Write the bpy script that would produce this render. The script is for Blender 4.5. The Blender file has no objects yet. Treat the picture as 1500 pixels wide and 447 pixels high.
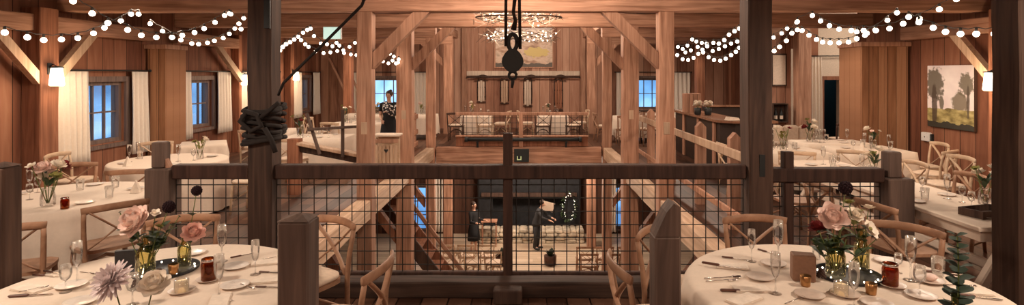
import bpy, math, random
from mathutils import Vector, Matrix, Quaternion
R_ = random.Random(7)
PI = math.pi
sc = bpy.context.scene
COL = sc.collection
# camera model of the photograph: focal length and principal point in pixels of the 1500x447 frame, eye height
F, CX, CY, H = 825.0, 767.0, 108.0, 2.08
def PX(px, d): return (px - CX) * d / F
def PZ(py, d): return H - (py - CY) * d / F
def pt(px, py, d): return Vector((PX(px, d), d, PZ(py, d)))
def on(px, py, z=0.762):
    d = F * (H - z) / (py - CY)
    return Vector((PX(px, d), d, z))

# ---------------------------------------------------------------- materials
def _nt(name):
    m = bpy.data.materials.new(name); m.use_nodes = True
    nt = m.node_tree
    return m, nt, nt.nodes['Principled BSDF']
def node(nt, t, **kw):
    n = nt.nodes.new(t)
    for k, v in kw.items(): setattr(n, k, v)
    return n
def ramp(nt, stops):
    r = node(nt, 'ShaderNodeValToRGB')
    e = r.color_ramp.elements
    while len(e) < len(stops): e.new(0.5)
    for i, (p, c) in enumerate(stops):
        e[i].position = p; e[i].color = (*c, 1)
    return r
def mth(nt, op, a, b=None):
    n = node(nt, 'ShaderNodeMath', operation=op)
    for i, v in enumerate((a, b)):
        if v is None: continue
        if isinstance(v, (int, float)): n.inputs[i].default_value = v
        else: nt.links.new(v, n.inputs[i])
    return n.outputs[0]
def simple(name, col, rough=0.6, metal=0.0, emit=None, es=0.0, var=0.08, nscale=30.0, spec=0.4):
    m, nt, b = _nt(name)
    tc = node(nt, 'ShaderNodeTexCoord'); nz = node(nt, 'ShaderNodeTexNoise')
    nz.inputs['Scale'].default_value = nscale; nz.inputs['Detail'].default_value = 3
    nt.links.new(tc.outputs['Object'], nz.inputs['Vector'])
    r = ramp(nt, [(0.3, tuple(c * (1 - var) for c in col)), (0.7, tuple(min(1, c * (1 + var)) for c in col))])
    nt.links.new(nz.outputs['Fac'], r.inputs['Fac']); nt.links.new(r.outputs['Color'], b.inputs['Base Color'])
    b.inputs['Roughness'].default_value = rough; b.inputs['Metallic'].default_value = metal
    b.inputs['Specular IOR Level'].default_value = spec
    if emit:
        b.inputs['Emission Color'].default_value = (*emit, 1); b.inputs['Emission Strength'].default_value = es
    return m
def wood(name, dark, light, sc3=(16, 16, 1.0), rough=0.7, vary=0.35, bump=0.25):
    m, nt, b = _nt(name); L = nt.links.new
    tc = node(nt, 'ShaderNodeTexCoord'); oi = node(nt, 'ShaderNodeObjectInfo')
    off = node(nt, 'ShaderNodeVectorMath', operation='ADD'); cb = node(nt, 'ShaderNodeCombineXYZ')
    rr = mth(nt, 'MULTIPLY', oi.outputs['Random'], 41.0)
    for i in range(3): L(rr, cb.inputs[i])
    L(tc.outputs['Object'], off.inputs[0]); L(cb.outputs[0], off.inputs[1])
    mp = node(nt, 'ShaderNodeMapping'); mp.inputs['Scale'].default_value = sc3
    L(off.outputs[0], mp.inputs['Vector'])
    nz = node(nt, 'ShaderNodeTexNoise'); nz.inputs['Scale'].default_value = 1.0; nz.inputs['Detail'].default_value = 6; nz.inputs['Distortion'].default_value = 0.8
    L(mp.outputs[0], nz.inputs['Vector'])
    mid = tuple((a + c) / 2 for a, c in zip(dark, light))
    r = ramp(nt, [(0.28, dark), (0.5, mid), (0.72, light)])
    L(nz.outputs['Fac'], r.inputs['Fac'])
    n2 = node(nt, 'ShaderNodeTexNoise'); n2.inputs['Scale'].default_value = 1.7; n2.inputs['Detail'].default_value = 2
    L(off.outputs[0], n2.inputs['Vector'])
    hs = node(nt, 'ShaderNodeHueSaturation')
    v = mth(nt, 'MULTIPLY_ADD', oi.outputs['Random'], vary); nt.nodes[-1].inputs[2].default_value = 1 - vary / 2
    v2 = mth(nt, 'MULTIPLY', v, mth(nt, 'ADD', mth(nt, 'MULTIPLY', n2.outputs['Fac'], 0.7), 0.65))
    L(v2, hs.inputs['Value']); L(r.outputs['Color'], hs.inputs['Color']); L(hs.outputs[0], b.inputs['Base Color'])
    b.inputs['Roughness'].default_value = rough; b.inputs['Specular IOR Level'].default_value = 0.3
    if bump:
        bp = node(nt, 'ShaderNodeBump'); bp.inputs['Strength'].default_value = bump; bp.inputs['Distance'].default_value = 0.01
        L(nz.outputs['Fac'], bp.inputs['Height']); L(bp.outputs[0], b.inputs['Normal'])
    return m
def planks(name, u, v, width, cols, rough=0.75, seg=0.0, grain=9.0):
    """boards of the given width side by side along axis u, running along axis v"""
    m, nt, b = _nt(name); L = nt.links.new
    tc = node(nt, 'ShaderNodeTexCoord'); sp = node(nt, 'ShaderNodeSeparateXYZ'); L(tc.outputs['Object'], sp.inputs[0])
    U, V = sp.outputs[u], sp.outputs[v]
    wob = node(nt, 'ShaderNodeTexNoise', noise_dimensions='1D'); wob.inputs['Scale'].default_value = 0.9; wob.inputs['Detail'].default_value = 0
    L(U, wob.inputs['W'])
    q = mth(nt, 'ADD', mth(nt, 'DIVIDE', U, width), mth(nt, 'MULTIPLY', wob.outputs['Fac'], 1.5))
    idx = mth(nt, 'FLOOR', q); fr = mth(nt, 'FRACT', q)
    wn = node(nt, 'ShaderNodeTexWhiteNoise', noise_dimensions='2D' if seg else '1D')
    if seg:
        w0 = node(nt, 'ShaderNodeTexWhiteNoise', noise_dimensions='1D'); L(idx, w0.inputs['W'])
        row = mth(nt, 'FLOOR', mth(nt, 'ADD', mth(nt, 'DIVIDE', V, seg), mth(nt, 'MULTIPLY', w0.outputs['Value'], 3.0)))
        c2 = node(nt, 'ShaderNodeCombineXYZ'); L(idx, c2.inputs[0]); L(row, c2.inputs[1]); L(c2.outputs[0], wn.inputs['Vector'])
    else:
        L(idx, wn.inputs['W'])
    cb = node(nt, 'ShaderNodeCombineXYZ')
    L(mth(nt, 'MULTIPLY', U, grain), cb.inputs[0]); L(mth(nt, 'MULTIPLY', V, 0.9), cb.inputs[1]); L(mth(nt, 'MULTIPLY', idx, 7.3), cb.inputs[2])
    nz = node(nt, 'ShaderNodeTexNoise'); nz.inputs['Scale'].default_value = 1.0; nz.inputs['Detail'].default_value = 6; nz.inputs['Distortion'].default_value = 1.0
    L(cb.outputs[0], nz.inputs['Vector'])
    k = mth(nt, 'ADD', mth(nt, 'MULTIPLY', wn.outputs['Value'], 0.62), mth(nt, 'MULTIPLY', mth(nt, 'SUBTRACT', nz.outputs['Fac'], 0.25), 0.75))
    n = len(cols); r = ramp(nt, [(0.08 + 0.84 * i / (n - 1), c) for i, c in enumerate(cols)])
    L(k, r.inputs['Fac'])
    edge = mth(nt, 'MINIMUM', fr, mth(nt, 'SUBTRACT', 1.0, fr))
    gap = mth(nt, 'GREATER_THAN', edge, 0.012 / width * 0.5)
    mx = node(nt, 'ShaderNodeMix', data_type='RGBA'); mx.inputs[6].default_value = (cols[0][0] * .25, cols[0][1] * .25, cols[0][2] * .25, 1)
    L(gap, mx.inputs[0]); L(r.outputs['Color'], mx.inputs[7]); L(mx.outputs[2], b.inputs['Base Color'])
    b.inputs['Roughness'].default_value = rough; b.inputs['Specular IOR Level'].default_value = 0.3
    bp = node(nt, 'ShaderNodeBump'); bp.inputs['Strength'].default_value = 0.5; bp.inputs['Distance'].default_value = 0.012
    L(mth(nt, 'ADD', gap, mth(nt, 'MULTIPLY', nz.outputs['Fac'], 0.3)), bp.inputs['Height']); L(bp.outputs[0], b.inputs['Normal'])
    return m
def glass(name, tint=(0.97, 0.97, 0.97), gl=0.7, fr=1.5):
    m = bpy.data.materials.new(name); m.use_nodes = True; nt = m.node_tree; nt.nodes.clear(); L = nt.links.new
    o = node(nt, 'ShaderNodeOutputMaterial'); mx = node(nt, 'ShaderNodeMixShader')
    t = node(nt, 'ShaderNodeBsdfTransparent'); t.inputs[0].default_value = (*tint, 1)
    g = node(nt, 'ShaderNodeBsdfGlossy'); g.inputs['Roughness'].default_value = 0.03; g.inputs[0].default_value = (1, 1, 1, 1)
    f = node(nt, 'ShaderNodeFresnel'); f.inputs['IOR'].default_value = fr
    L(mth(nt, 'MULTIPLY', f.outputs[0], gl), mx.inputs[0]); L(t.outputs[0], mx.inputs[1]); L(g.outputs[0], mx.inputs[2]); L(mx.outputs[0], o.inputs[0])
    return m

M = {}
M['timber'] = wood('timber', (0.25, 0.115, 0.068), (0.56, 0.31, 0.205))
M['timber_red'] = wood('timber_red', (0.17, 0.062, 0.032), (0.40, 0.17, 0.095))
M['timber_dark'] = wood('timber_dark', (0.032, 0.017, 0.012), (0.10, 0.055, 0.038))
M['timber_grey'] = wood('timber_grey', (0.07, 0.045, 0.036), (0.17, 0.11, 0.085))
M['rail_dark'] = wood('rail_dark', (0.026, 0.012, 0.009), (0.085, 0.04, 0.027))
M['pale_wood'] = wood('pale_wood', (0.40, 0.25, 0.16), (0.62, 0.44, 0.31))
M['chair'] = wood('chair_wood', (0.26, 0.13, 0.075), (0.43, 0.245, 0.15), (9, 9, 9), 0.5, 0.3, 0.0)
M['chair_pale'] = wood('pale_chair_wood', (0.48, 0.32, 0.20), (0.66, 0.48, 0.34), (9, 9, 9), 0.5, 0.2, 0.0)
M['chair_dark'] = wood('dark_chair_wood', (0.06, 0.03, 0.02), (0.12, 0.06, 0.04), (9, 9, 9), 0.5, 0.2, 0.0)
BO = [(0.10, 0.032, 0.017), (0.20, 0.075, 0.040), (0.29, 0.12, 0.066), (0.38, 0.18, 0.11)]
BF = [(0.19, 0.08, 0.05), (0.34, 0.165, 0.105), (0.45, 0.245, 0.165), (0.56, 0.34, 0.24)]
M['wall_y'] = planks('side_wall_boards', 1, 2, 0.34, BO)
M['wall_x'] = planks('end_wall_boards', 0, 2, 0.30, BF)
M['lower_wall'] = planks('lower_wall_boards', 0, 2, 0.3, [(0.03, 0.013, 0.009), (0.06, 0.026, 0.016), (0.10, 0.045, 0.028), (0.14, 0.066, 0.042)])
M['floor'] = planks('floor_boards', 0, 1, 0.2, [(0.04, 0.017, 0.011), (0.09, 0.04, 0.024), (0.14, 0.065, 0.04), (0.19, 0.095, 0.06)], 0.45, 3.0)
M['lower_floor'] = planks('pale_floor_boards', 1, 0, 0.3, [(0.48, 0.36, 0.25), (0.56, 0.43, 0.31), (0.62, 0.49, 0.36), (0.68, 0.55, 0.42)], 0.5, 2.5)
M['ceiling'] = planks('ceiling_boards', 0, 1, 0.25, [(0.025, 0.011, 0.007), (0.05, 0.022, 0.013), (0.075, 0.035, 0.02), (0.10, 0.05, 0.03)])
M['plaster'] = simple('plaster', (0.62, 0.50, 0.40), 0.9)
M['sled_pale'] = wood('sled_pale', (0.55, 0.42, 0.32), (0.74, 0.60, 0.48))
M['cloth'] = simple('cream_tablecloth', (0.78, 0.645, 0.53), 0.9, var=0.03, spec=0.1)
M['curtain'] = simple('ivory_curtain', (0.80, 0.70, 0.60), 0.9, var=0.03, spec=0.1)
M['cushion'] = simple('cream_cushion', (0.72, 0.56, 0.43), 0.9)
M['black'] = simple('black_iron', (0.016, 0.018, 0.018), 0.5)
M['wire'] = simple('wire', (0.02, 0.016, 0.014), 0.5)
M['rope'] = simple('dark_rope', (0.022, 0.016, 0.014), 0.9, nscale=120)
M['glass'] = glass('clear_glass')
M['pane'] = glass('window_pane', (0.92, 0.96, 1.0), 0.25)
M['bottle'] = glass('bottle_glass', (0.90, 0.87, 0.66), 0.8)
M['amber_glass'] = glass('amber_glass', (0.75, 0.36, 0.16), 0.7)
M['tea'] = simple('red_tea', (0.33, 0.055, 0.018), 0.25)
M['amber_wax'] = simple('brown_wax', (0.13, 0.045, 0.022), 0.3)
M['wax'] = simple('cream_wax', (0.85, 0.70, 0.48), 0.5, emit=(1.0, 0.6, 0.25), es=0.15)
M['silver'] = simple('silver', (0.62, 0.56, 0.52), 0.22, 1.0)
M['steel_dark'] = simple('dark_steel', (0.10, 0.085, 0.08), 0.35, 0.8)
M['gold'] = simple('gold', (0.45, 0.24, 0.10), 0.3, 0.9)
M['plate'] = simple('stoneware', (0.56, 0.44, 0.36), 0.35)
M['white_plate'] = simple('white_china', (0.78, 0.68, 0.60), 0.25)
M['slate'] = simple('black_slate', (0.022, 0.02, 0.022), 0.5)
M['handle'] = simple('brown_handle', (0.12, 0.05, 0.032), 0.45)
M['napkin'] = simple('cream_napkin', (0.80, 0.68, 0.57), 0.95, spec=0.1)
M['block'] = simple('brown_block', (0.25, 0.135, 0.085), 0.7, nscale=60)
M['leaf'] = simple('leaf', (0.035, 0.06, 0.022), 0.55, var=0.35, nscale=18)
M['leaf_blue'] = simple('eucalyptus', (0.020, 0.038, 0.020), 0.6, var=0.3, nscale=25)
M['leaf_yellow'] = simple('yellow_leaf', (0.22, 0.20, 0.05), 0.6, var=0.3)
M['stem'] = simple('stem', (0.13, 0.15, 0.04), 0.6)
M['pink'] = simple('blush_petal', (0.88, 0.67, 0.59), 0.7, var=0.1, spec=0.15)
M['white'] = simple('white_petal', (0.88, 0.78, 0.66), 0.7, var=0.05, spec=0.15)
M['lilac'] = simple('lilac_petal', (0.86, 0.74, 0.73), 0.7, var=0.08, spec=0.15)
M['coral'] = simple('coral_petal', (0.86, 0.54, 0.46), 0.7, var=0.1, spec=0.15)
M['burgundy'] = simple('burgundy_petal', (0.17, 0.018, 0.018), 0.7, var=0.3, spec=0.2)
M['darkflower'] = simple('near_black_petal', (0.022, 0.008, 0.011), 0.8, spec=0.2)
M['cone'] = simple('pine_cone', (0.06, 0.03, 0.02), 0.8)
M['bulb'] = simple('bulb_glow', (1, 0.9, 0.75), 0.4, emit=(1.0, 0.80, 0.62), es=7.0)
M['bulb_small'] = simple('fairy_light', (1, 0.9, 0.75), 0.4, emit=(1.0, 0.84, 0.66), es=7.0)
M['shade'] = simple('lit_sconce_shade', (1, 0.92, 0.8), 0.5, emit=(1.0, 0.78, 0.55), es=3.2)
M['cord'] = simple('black_cord', (0.03, 0.025, 0.02), 0.6)
M['frame'] = wood('grey_window_frame', (0.10, 0.065, 0.055), (0.22, 0.15, 0.12))
M['blackcloth'] = simple('black_cloth', (0.012, 0.012, 0.014), 0.9)
M['greycloth'] = simple('charcoal_cloth', (0.035, 0.035, 0.037), 0.9)
M['skin'] = simple('skin', (0.58, 0.33, 0.23), 0.6)
M['hair'] = simple('dark_hair', (0.03, 0.015, 0.01), 0.6)
M['stone'] = simple('hearth_stone', (0.55, 0.47, 0.36), 0.85, var=0.4, nscale=6)
M['dark_brick'] = simple('blackened_chimney', (0.014, 0.014, 0.016), 0.9, var=0.4, nscale=8)
M['sofa'] = simple('oatmeal_upholstery', (0.50, 0.37, 0.28), 0.95)
M['bartop'] = wood('bar_top', (0.16, 0.07, 0.04), (0.30, 0.15, 0.09), (10, 10, 1), 0.25)
M['bar_dark'] = simple('bar_front', (0.035, 0.02, 0.015), 0.5)
M['paper'] = simple('paper', (0.75, 0.60, 0.48), 0.9)
M['teal_dark'] = simple('dark_doorway', (0.03, 0.055, 0.06), 0.7)
M['plastic'] = simple('white_plastic', (0.75, 0.72, 0.70), 0.4)
M['twig'] = simple('whitewashed_twig', (0.62, 0.5, 0.40), 0.8, nscale=40)
M['twig_dark'] = simple('dark_twig', (0.10, 0.06, 0.04), 0.8, nscale=40)

# ---------------------------------------------------------------- mesh building
def frame_z(d):
    d = d.normalized()
    if abs(d.z) > 0.9:
        x = Vector((1, 0, 0)); y = d.cross(x).normalized(); x = y.cross(d)
    else:
        y = (Vector((0, 0, 1)) - d * d.z).normalized(); x = y.cross(d)
    return x, y, d
class MB:
    def __init__(s): s.v = []; s.f = []; s.m = []; s.s = []
    def add(s, vs, fs, smooth=False, mi=0):
        b = len(s.v); s.v += [Vector(v) for v in vs]
        for f in fs: s.f.append(tuple(b + i for i in f)); s.m.append(mi); s.s.append(smooth)
        return s
    def box(s, x0, x1, y0, y1, z0, z1, mi=0, rot=None, c=0.0):
        if c:
            cx, cy, cz = (x0 + x1) / 2, (y0 + y1) / 2, (z0 + z1) / 2
            hx, hy, hz = abs(x1 - x0) / 2, abs(y1 - y0) / 2, abs(z1 - z0) / 2
            rings = []
            for z, k in ((-hz, c), (-hz + c, 0), (hz - c, 0), (hz, c)):
                a, b2 = hx - k, hy - k
                rings.append([(a - c, -b2, z), (a, -b2 + c, z), (a, b2 - c, z), (a - c, b2, z), (-a + c, b2, z), (-a, b2 - c, z), (-a, -b2 + c, z), (-a + c, -b2, z)])
            vs = [(cx + p[0], cy + p[1], cz + p[2]) for r in rings for p in r]; fs = [tuple(reversed(range(8))), tuple(range(24, 32))]
            for k in range(3):
                for i in range(8): j = (i + 1) % 8; fs.append((k * 8 + i, k * 8 + j, k * 8 + 8 + j, k * 8 + 8 + i))
            return s.add(vs, fs, False, mi)
        vs = [(x, y, z) for z in (z0, z1) for y in (y0, y1) for x in (x0, x1)]
        return s.add(vs, [(0, 2, 3, 1), (4, 5, 7, 6), (0, 1, 5, 4), (2, 6, 7, 3), (0, 4, 6, 2), (1, 3, 7, 5)], False, mi)
    def rbar(s, p0, p1, w, h, mi=0, c=0.012, n=1, jit=0.0):
        p0, p1 = Vector(p0), Vector(p1); x, y, d = frame_z(p1 - p0); c = min(c, w / 3, h / 3)
        a, b = w / 2, h / 2
        sec = [(a - c, -b), (a, -b + c), (a, b - c), (a - c, b), (-a + c, b), (-a, b - c), (-a, -b + c), (-a + c, -b)]
        vs = []; fs = []
        for k in range(n + 1):
            q = p0.lerp(p1, k / n); jx, jy = R_.uniform(-jit, jit), R_.uniform(-jit, jit)
            vs += [q + x * (u + (jx if 0 < k < n else 0)) + y * (v + (jy if 0 < k < n else 0)) for u, v in sec]
        for k in range(n):
            for i in range(8): j = (i + 1) % 8; fs.append((k * 8 + i, k * 8 + j, k * 8 + 8 + j, k * 8 + 8 + i))
        fs += [tuple(reversed(range(8))), tuple(range(n * 8, n * 8 + 8))]
        return s.add(vs, fs, False, mi)
    def tube(s, pts, r, n=8, mi=0, flat=None, smooth=True):
        """r: number or list; flat: (kx, ky) squash of the section"""
        pts = [Vector(p) for p in pts]; N = len(pts)
        rs = r if isinstance(r, (list, tuple)) else [r] * N
        kx, ky = flat or (1, 1); vs = []; fs = []; px = None
        for i, p in enumerate(pts):
            d = (pts[min(i + 1, N - 1)] - pts[max(i - 1, 0)])
            if d.length < 1e-9: d = Vector((0, 0, 1))
            d.normalize()
            if px is None: x, y, _ = frame_z(d)
            else:
                x = px - d * px.dot(d)
                x = x.normalized() if x.length > 1e-6 else frame_z(d)[0]
                y = d.cross(x)
            px = x
            vs += [p + x * (rs[i] * kx * math.cos(2 * PI * k / n)) + y * (rs[i] * ky * math.sin(2 * PI * k / n)) for k in range(n)]
        for i in range(N - 1):
            for k in range(n): j = (k + 1) % n; fs.append((i * n + k, i * n + j, i * n + n + j, i * n + n + k))
        fs += [tuple(reversed(range(n))), tuple(range((N - 1) * n, N * n))]
        return s.add(vs, fs, smooth, mi)
    def lathe(s, prof, n=20, c=(0, 0, 0), mi=0, smooth=True, caps=True):
        c = Vector(c); vs = []; fs = []; N = len(prof)
        for r, z in prof: vs += [c + Vector((r * math.cos(2 * PI * k / n), r * math.sin(2 * PI * k / n), z)) for k in range(n)]
        for i in range(N - 1):
            for k in range(n): j = (k + 1) % n; fs.append((i * n + k, i * n + j, i * n + n + j, i * n + n + k))
        if caps: fs += [tuple(reversed(range(n))), tuple(range((N - 1) * n, N * n))]
        return s.add(vs, fs, smooth, mi)
    def ball(s, c, r, n=10, mi=0):
        rx, ry, rz = r if isinstance(r, (list, tuple)) else (r, r, r); c = Vector(c); m = max(4, n // 2)
        vs = [c + Vector((0, 0, -rz))]; fs = []
        for i in range(1, m):
            a = -PI / 2 + PI * i / m
            vs += [c + Vector((rx * math.cos(a) * math.cos(2 * PI * k / n), ry * math.cos(a) * math.sin(2 * PI * k / n), rz * math.sin(a))) for k in range(n)]
        vs.append(c + Vector((0, 0, rz))); T = len(vs) - 1
        for k in range(n):
            j = (k + 1) % n; fs.append((0, 1 + j, 1 + k)); fs.append((T, T - n + k, T - n + j))
        for i in range(m - 2):
            for k in range(n): j = (k + 1) % n; a = 1 + i * n; fs.append((a + k, a + j, a + n + j, a + n + k))
        return s.add(vs, fs, True, mi)
    def prism(s, poly, a0, a1, axis='y', mi=0):
        """poly in the plane across the axis: axis y -> (x, z), axis x -> (y, z), axis z -> (x, y)"""
        def P(p, a): return {'y': (p[0], a, p[1]), 'x': (a, p[0], p[1]), 'z': (p[0], p[1], a)}[axis]
        n = len(poly); vs = [P(p, a0) for p in poly] + [P(p, a1) for p in poly]
        fs = [tuple(range(n)), tuple(reversed(range(n, 2 * n)))] + [(i, i + n, (i + 1) % n + n, (i + 1) % n) for i in range(n)]
        return s.add(vs, fs, False, mi)
    def xf(s, mat):
        s.v = [mat @ v for v in s.v]; return s
    def merge(s, o, mat=None, mi=None):
        b = len(s.v); s.v += [(mat @ v if mat else v.copy()) for v in o.v]
        s.f += [tuple(b + i for i in f) for f in o.f]; s.m += (o.m if mi is None else [mi] * len(o.m)); s.s += o.s
        return s
    def build(s, name, mats, parent=None, loc=None, rot=None):
        me = bpy.data.meshes.new(name)
        off = Vector(loc) if loc is not None and rot is None else Vector((0, 0, 0))
        me.from_pydata([v - off for v in s.v], [], s.f)
        for m in (mats if isinstance(mats, (list, tuple)) else [mats]): me.materials.append(m)
        me.polygons.foreach_set('material_index', s.m); me.polygons.foreach_set('use_smooth', s.s); me.update()
        import bmesh
        bm = bmesh.new(); bm.from_mesh(me); bmesh.ops.recalc_face_normals(bm, faces=bm.faces); bm.to_mesh(me); bm.free()
        o = bpy.data.objects.new(name, me); COL.objects.link(o)
        if parent: o.parent = parent
        if loc is not None: o.location = loc
        if rot is not None: o.rotation_euler = rot
        return o
def tag(o, label=None, cat=None, group=None, kind=None):
    for k, v in (('label', label), ('category', cat), ('group', group), ('kind', kind)):
        if v: o[k] = v
    return o
def empty(name, loc, rz=0.0, label=None, cat=None, group=None):
    o = bpy.data.objects.new(name, None); COL.objects.link(o); o.empty_display_size = 0.1
    o.location = loc; o.rotation_euler = (0, 0, rz); return tag(o, label, cat, group)
def structure(o): o['kind'] = 'structure'; return o
def copy_tree(o, parent=None):
    c = o.copy(); COL.objects.link(c)
    if parent: c.parent = parent
    for ch in list(o.children): copy_tree(ch, c)
    return c
PROTO = {}
def inst(kind, make, loc, rz=0.0, label=None, cat=None, group=None, scale=None):
    if kind not in PROTO: o = PROTO[kind] = make()
    else: o = copy_tree(PROTO[kind])
    o.location = loc; o.rotation_euler = (0, 0, rz)
    if scale: o.scale = (scale,) * 3 if isinstance(scale, (int, float)) else scale
    for k in ('label', 'category', 'group'):
        if k in o: del o[k]
    return tag(o, label, cat, group)
def timber(name, p0, p1, w, h, mat, label, cat, group=None, jit=0.006, parent=None):
    p0, p1 = Vector(p0), Vector(p1); x, y, d = frame_z(p1 - p0); L = (p1 - p0).length
    b = MB(); b.rbar((0, 0, 0), (0, 0, L), w, h, n=max(1, int(L / 0.5)), jit=jit)
    o = b.build(name, M[mat] if isinstance(mat, str) else mat, parent)
    o.matrix_local = Matrix.Translation(p0) @ Matrix((x, y, d)).transposed().to_4x4()
    return tag(o, label, cat, group)
ORD = ['first', 'second', 'third', 'fourth', 'fifth', 'sixth', 'seventh', 'eighth', 'ninth', 'tenth']
M['column_boards'] = planks('column_boards', 0, 2, 0.22, [(0.20, 0.085, 0.04), (0.33, 0.155, 0.078), (0.43, 0.22, 0.12), (0.52, 0.29, 0.17)])
# ================================================================ the room shell
YF = 21.4; ZC = 3.9; XW = 7.7; YB = -1.6; ZL = -4.0; XA = 10.2
D = [5.73, 9.43, 12.55, 16.0, 19.7]
XP = 2.5; XO = -0.135
def wall_boxes(b, axis, a0, a1, u0, u1, z0, z1, holes):
    """wall slab between a0 and a1 across the axis, spanning u0..u1, with rectangular openings (u0,u1,z0,z1)"""
    us = sorted({u0, u1, *[h[0] for h in holes], *[h[1] for h in holes]})
    def bx(ua, ub, za, zb):
        if zb - za < 1e-4: return
        if axis == 'x': b.box(a0, a1, ua, ub, za, zb)
        else: b.box(ua, ub, a0, a1, za, zb)
    for ua, ub in zip(us, us[1:]):
        hs = sorted([h for h in holes if h[0] < (ua + ub) / 2 < h[1]], key=lambda h: h[2]); z = z0
        for h in hs: bx(ua, ub, z, h[2]); z = h[3]
        bx(ua, ub, z, z1)
WZ0, WZ1 = 0.80, 1.93
left_w = [(9.85, 10.85), (12.85, 13.9), (15.75, 16.75), (19.25, 20.25)]
far_w = [(-5.75, -4.55), (4.2, 5.3)]
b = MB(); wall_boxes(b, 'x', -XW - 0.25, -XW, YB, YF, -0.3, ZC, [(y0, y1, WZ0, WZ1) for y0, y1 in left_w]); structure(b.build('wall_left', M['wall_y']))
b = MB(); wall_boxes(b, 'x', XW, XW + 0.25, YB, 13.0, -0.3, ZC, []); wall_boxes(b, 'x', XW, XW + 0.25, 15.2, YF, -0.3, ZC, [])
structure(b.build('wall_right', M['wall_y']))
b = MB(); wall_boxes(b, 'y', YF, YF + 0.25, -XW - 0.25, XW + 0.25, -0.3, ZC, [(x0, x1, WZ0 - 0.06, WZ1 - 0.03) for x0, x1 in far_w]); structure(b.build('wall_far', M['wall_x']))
b = MB(); b.box(-XW - .25, XA, YB - 0.25, YB, -0.3, ZC); structure(b.build('wall_back', M['wall_x']))
# alcove past the boxed column
AY = 15.2
b = MB(); wall_boxes(b, 'y', AY, AY + 0.2, XW + 0.25, XA, 0, ZC, [(PX(1206, AY), PX(1231, AY), 0, PZ(117, AY))]); wall_boxes(b, 'y', AY, AY + 0.2, PX(1152, AY), XW, 0, 2.75, [])
structure(b.build('wall_alcove', M['plaster']))
b = MB(); b.box(XW + 0.25, XA, 11.05, 11.25, 0, ZC); b.box(XA, XA + 0.2, 11.05, AY + 3, 0, ZC); b.box(XW + .25, XA, AY + 2.4, AY + 2.6, 0, ZC); structure(b.build('wall_alcove_side', M['teal_dark']))
b = MB(); x0, x1 = PX(1236, AY), XA - 0.01; b.box(x0, x1, AY - 0.03, AY - 0.001, 0, PZ(162, AY)); b.box(PX(1152, AY), XW - 0.6, AY - 0.03, AY - 0.001, 0, PZ(162, AY))
structure(b.build('baseboard_alcove', M['timber_dark']))
b = MB(); xa, xb, zt = PX(1206, AY), PX(1231, AY), PZ(117, AY)
b.box(xa - 0.1, xa, AY - 0.05, AY, 0, zt + 0.1); b.box(xb, xb + 0.1, AY - 0.05, AY, 0, zt + 0.1); b.box(xa, xb, AY - 0.05, AY, zt, zt + 0.1)
dr = structure(b.build('door_1', M['timber_red']))
# floors: the upper floor with the opening in its middle, the lower floor under it
b = MB()
for x0, x1, y0, y1 in ((-XW, XO - 2.62, YB, YF), (XO + 2.62, XW, YB, YF), (XO - 2.62, XO + 2.62, YB, 5.5), (XO - 2.62, XO + 2.62, 16.12, YF), (XW, XA, 11.25, AY + 2.4)): b.box(x0, x1, y0, y1, -0.3, 0)
structure(b.build('floor', M['floor']))
b = MB(); b.box(-XW, XW, 2, YF, ZL - 0.2, ZL); structure(b.build('floor_lower', M['lower_floor']))
b = MB(); b.box(-XW - .25, XA + .2, YB - .25, YF + 0.25, ZC, ZC + 0.2); structure(b.build('ceiling', M['ceiling']))
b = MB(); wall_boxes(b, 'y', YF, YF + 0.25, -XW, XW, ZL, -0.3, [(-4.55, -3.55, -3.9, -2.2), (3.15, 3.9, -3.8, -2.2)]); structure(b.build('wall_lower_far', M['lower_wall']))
b = MB(); b.box(-XW - .25, -XW, 2, YF, ZL, -0.3); structure(b.build('wall_lower_left', M['wall_y']))
b = MB(); b.box(XW, XW + .25, 2, YF, ZL, -0.3); structure(b.build('wall_lower_right', M['wall_y']))
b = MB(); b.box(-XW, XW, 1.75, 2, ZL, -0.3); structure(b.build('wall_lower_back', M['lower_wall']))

# windows (frame, muntins, panes), each its own
wi = [0]
def window(axis, a, u0, u1, z0, z1, cols, rows, side):
    wi[0] += 1
    b = MB(); P = []
    def bx(ua, ub, za, zb, n0, n1):
        if axis == 'x': b.box(a + side * n0, a + side * n1, ua, ub, za, zb)
        else: b.box(ua, ub, a + side * n0, a + side * n1, za, zb)
    t = 0.07
    for ua, ub, za, zb in ((u0, u0 + t, z0, z1), (u1 - t, u1, z0, z1), (u0 + t, u1 - t, z0, z0 + t), (u0 + t, u1 - t, z1 - t, z1)): bx(ua, ub, za, zb, -0.18, -0.05)
    for i in range(1, cols): c = u0 + t + (u1 - u0 - 2 * t) * i / cols; bx(c - .014, c + .014, z0 + t, z1 - t, -0.15, -0.10)
    for i in range(1, rows): c = z0 + t + (z1 - z0 - 2 * t) * i / rows; bx(u0 + t, u1 - t, c - .014, c + .014, -0.149, -0.101)
    # casing on the room side
    k = 0.1
    for ua, ub, za, zb in ((u0 - k, u0, z0 - .02, z1 + k), (u1, u1 + k, z0 - .02, z1 + k), (u0, u1, z1, z1 + k), (u0 - k - .03, u1 + k + .03, z0 - 0.09, z0 - .02)): bx(ua, ub, za, zb, 0.001, 0.05)
    o = structure(b.build('window_%d' % wi[0], M['frame']))
    g = MB()
    if axis == 'x': g.box(a - side * .13, a - side * .124, u0 + t, u1 - t, z0 + t, z1 - t)
    else: g.box(u0 + t, u1 - t, a - side * .13, a - side * .124, z0 + t, z1 - t)
    g.build('pane', M['pane'], o)
for y0, y1 in left_w: window('x', -XW, y0, y1, WZ0, WZ1, 3, 2, 1)
for x0, x1 in far_w: window('y', YF, x0, x1, WZ0 - .06, WZ1 - .03, 3, 2, -1)
window('y', YF, -4.55, -3.55, -3.9, -2.2, 2, 3, -1); window('y', YF, 3.15, 3.9, -3.8, -2.2, 2, 3, -1)

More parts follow.
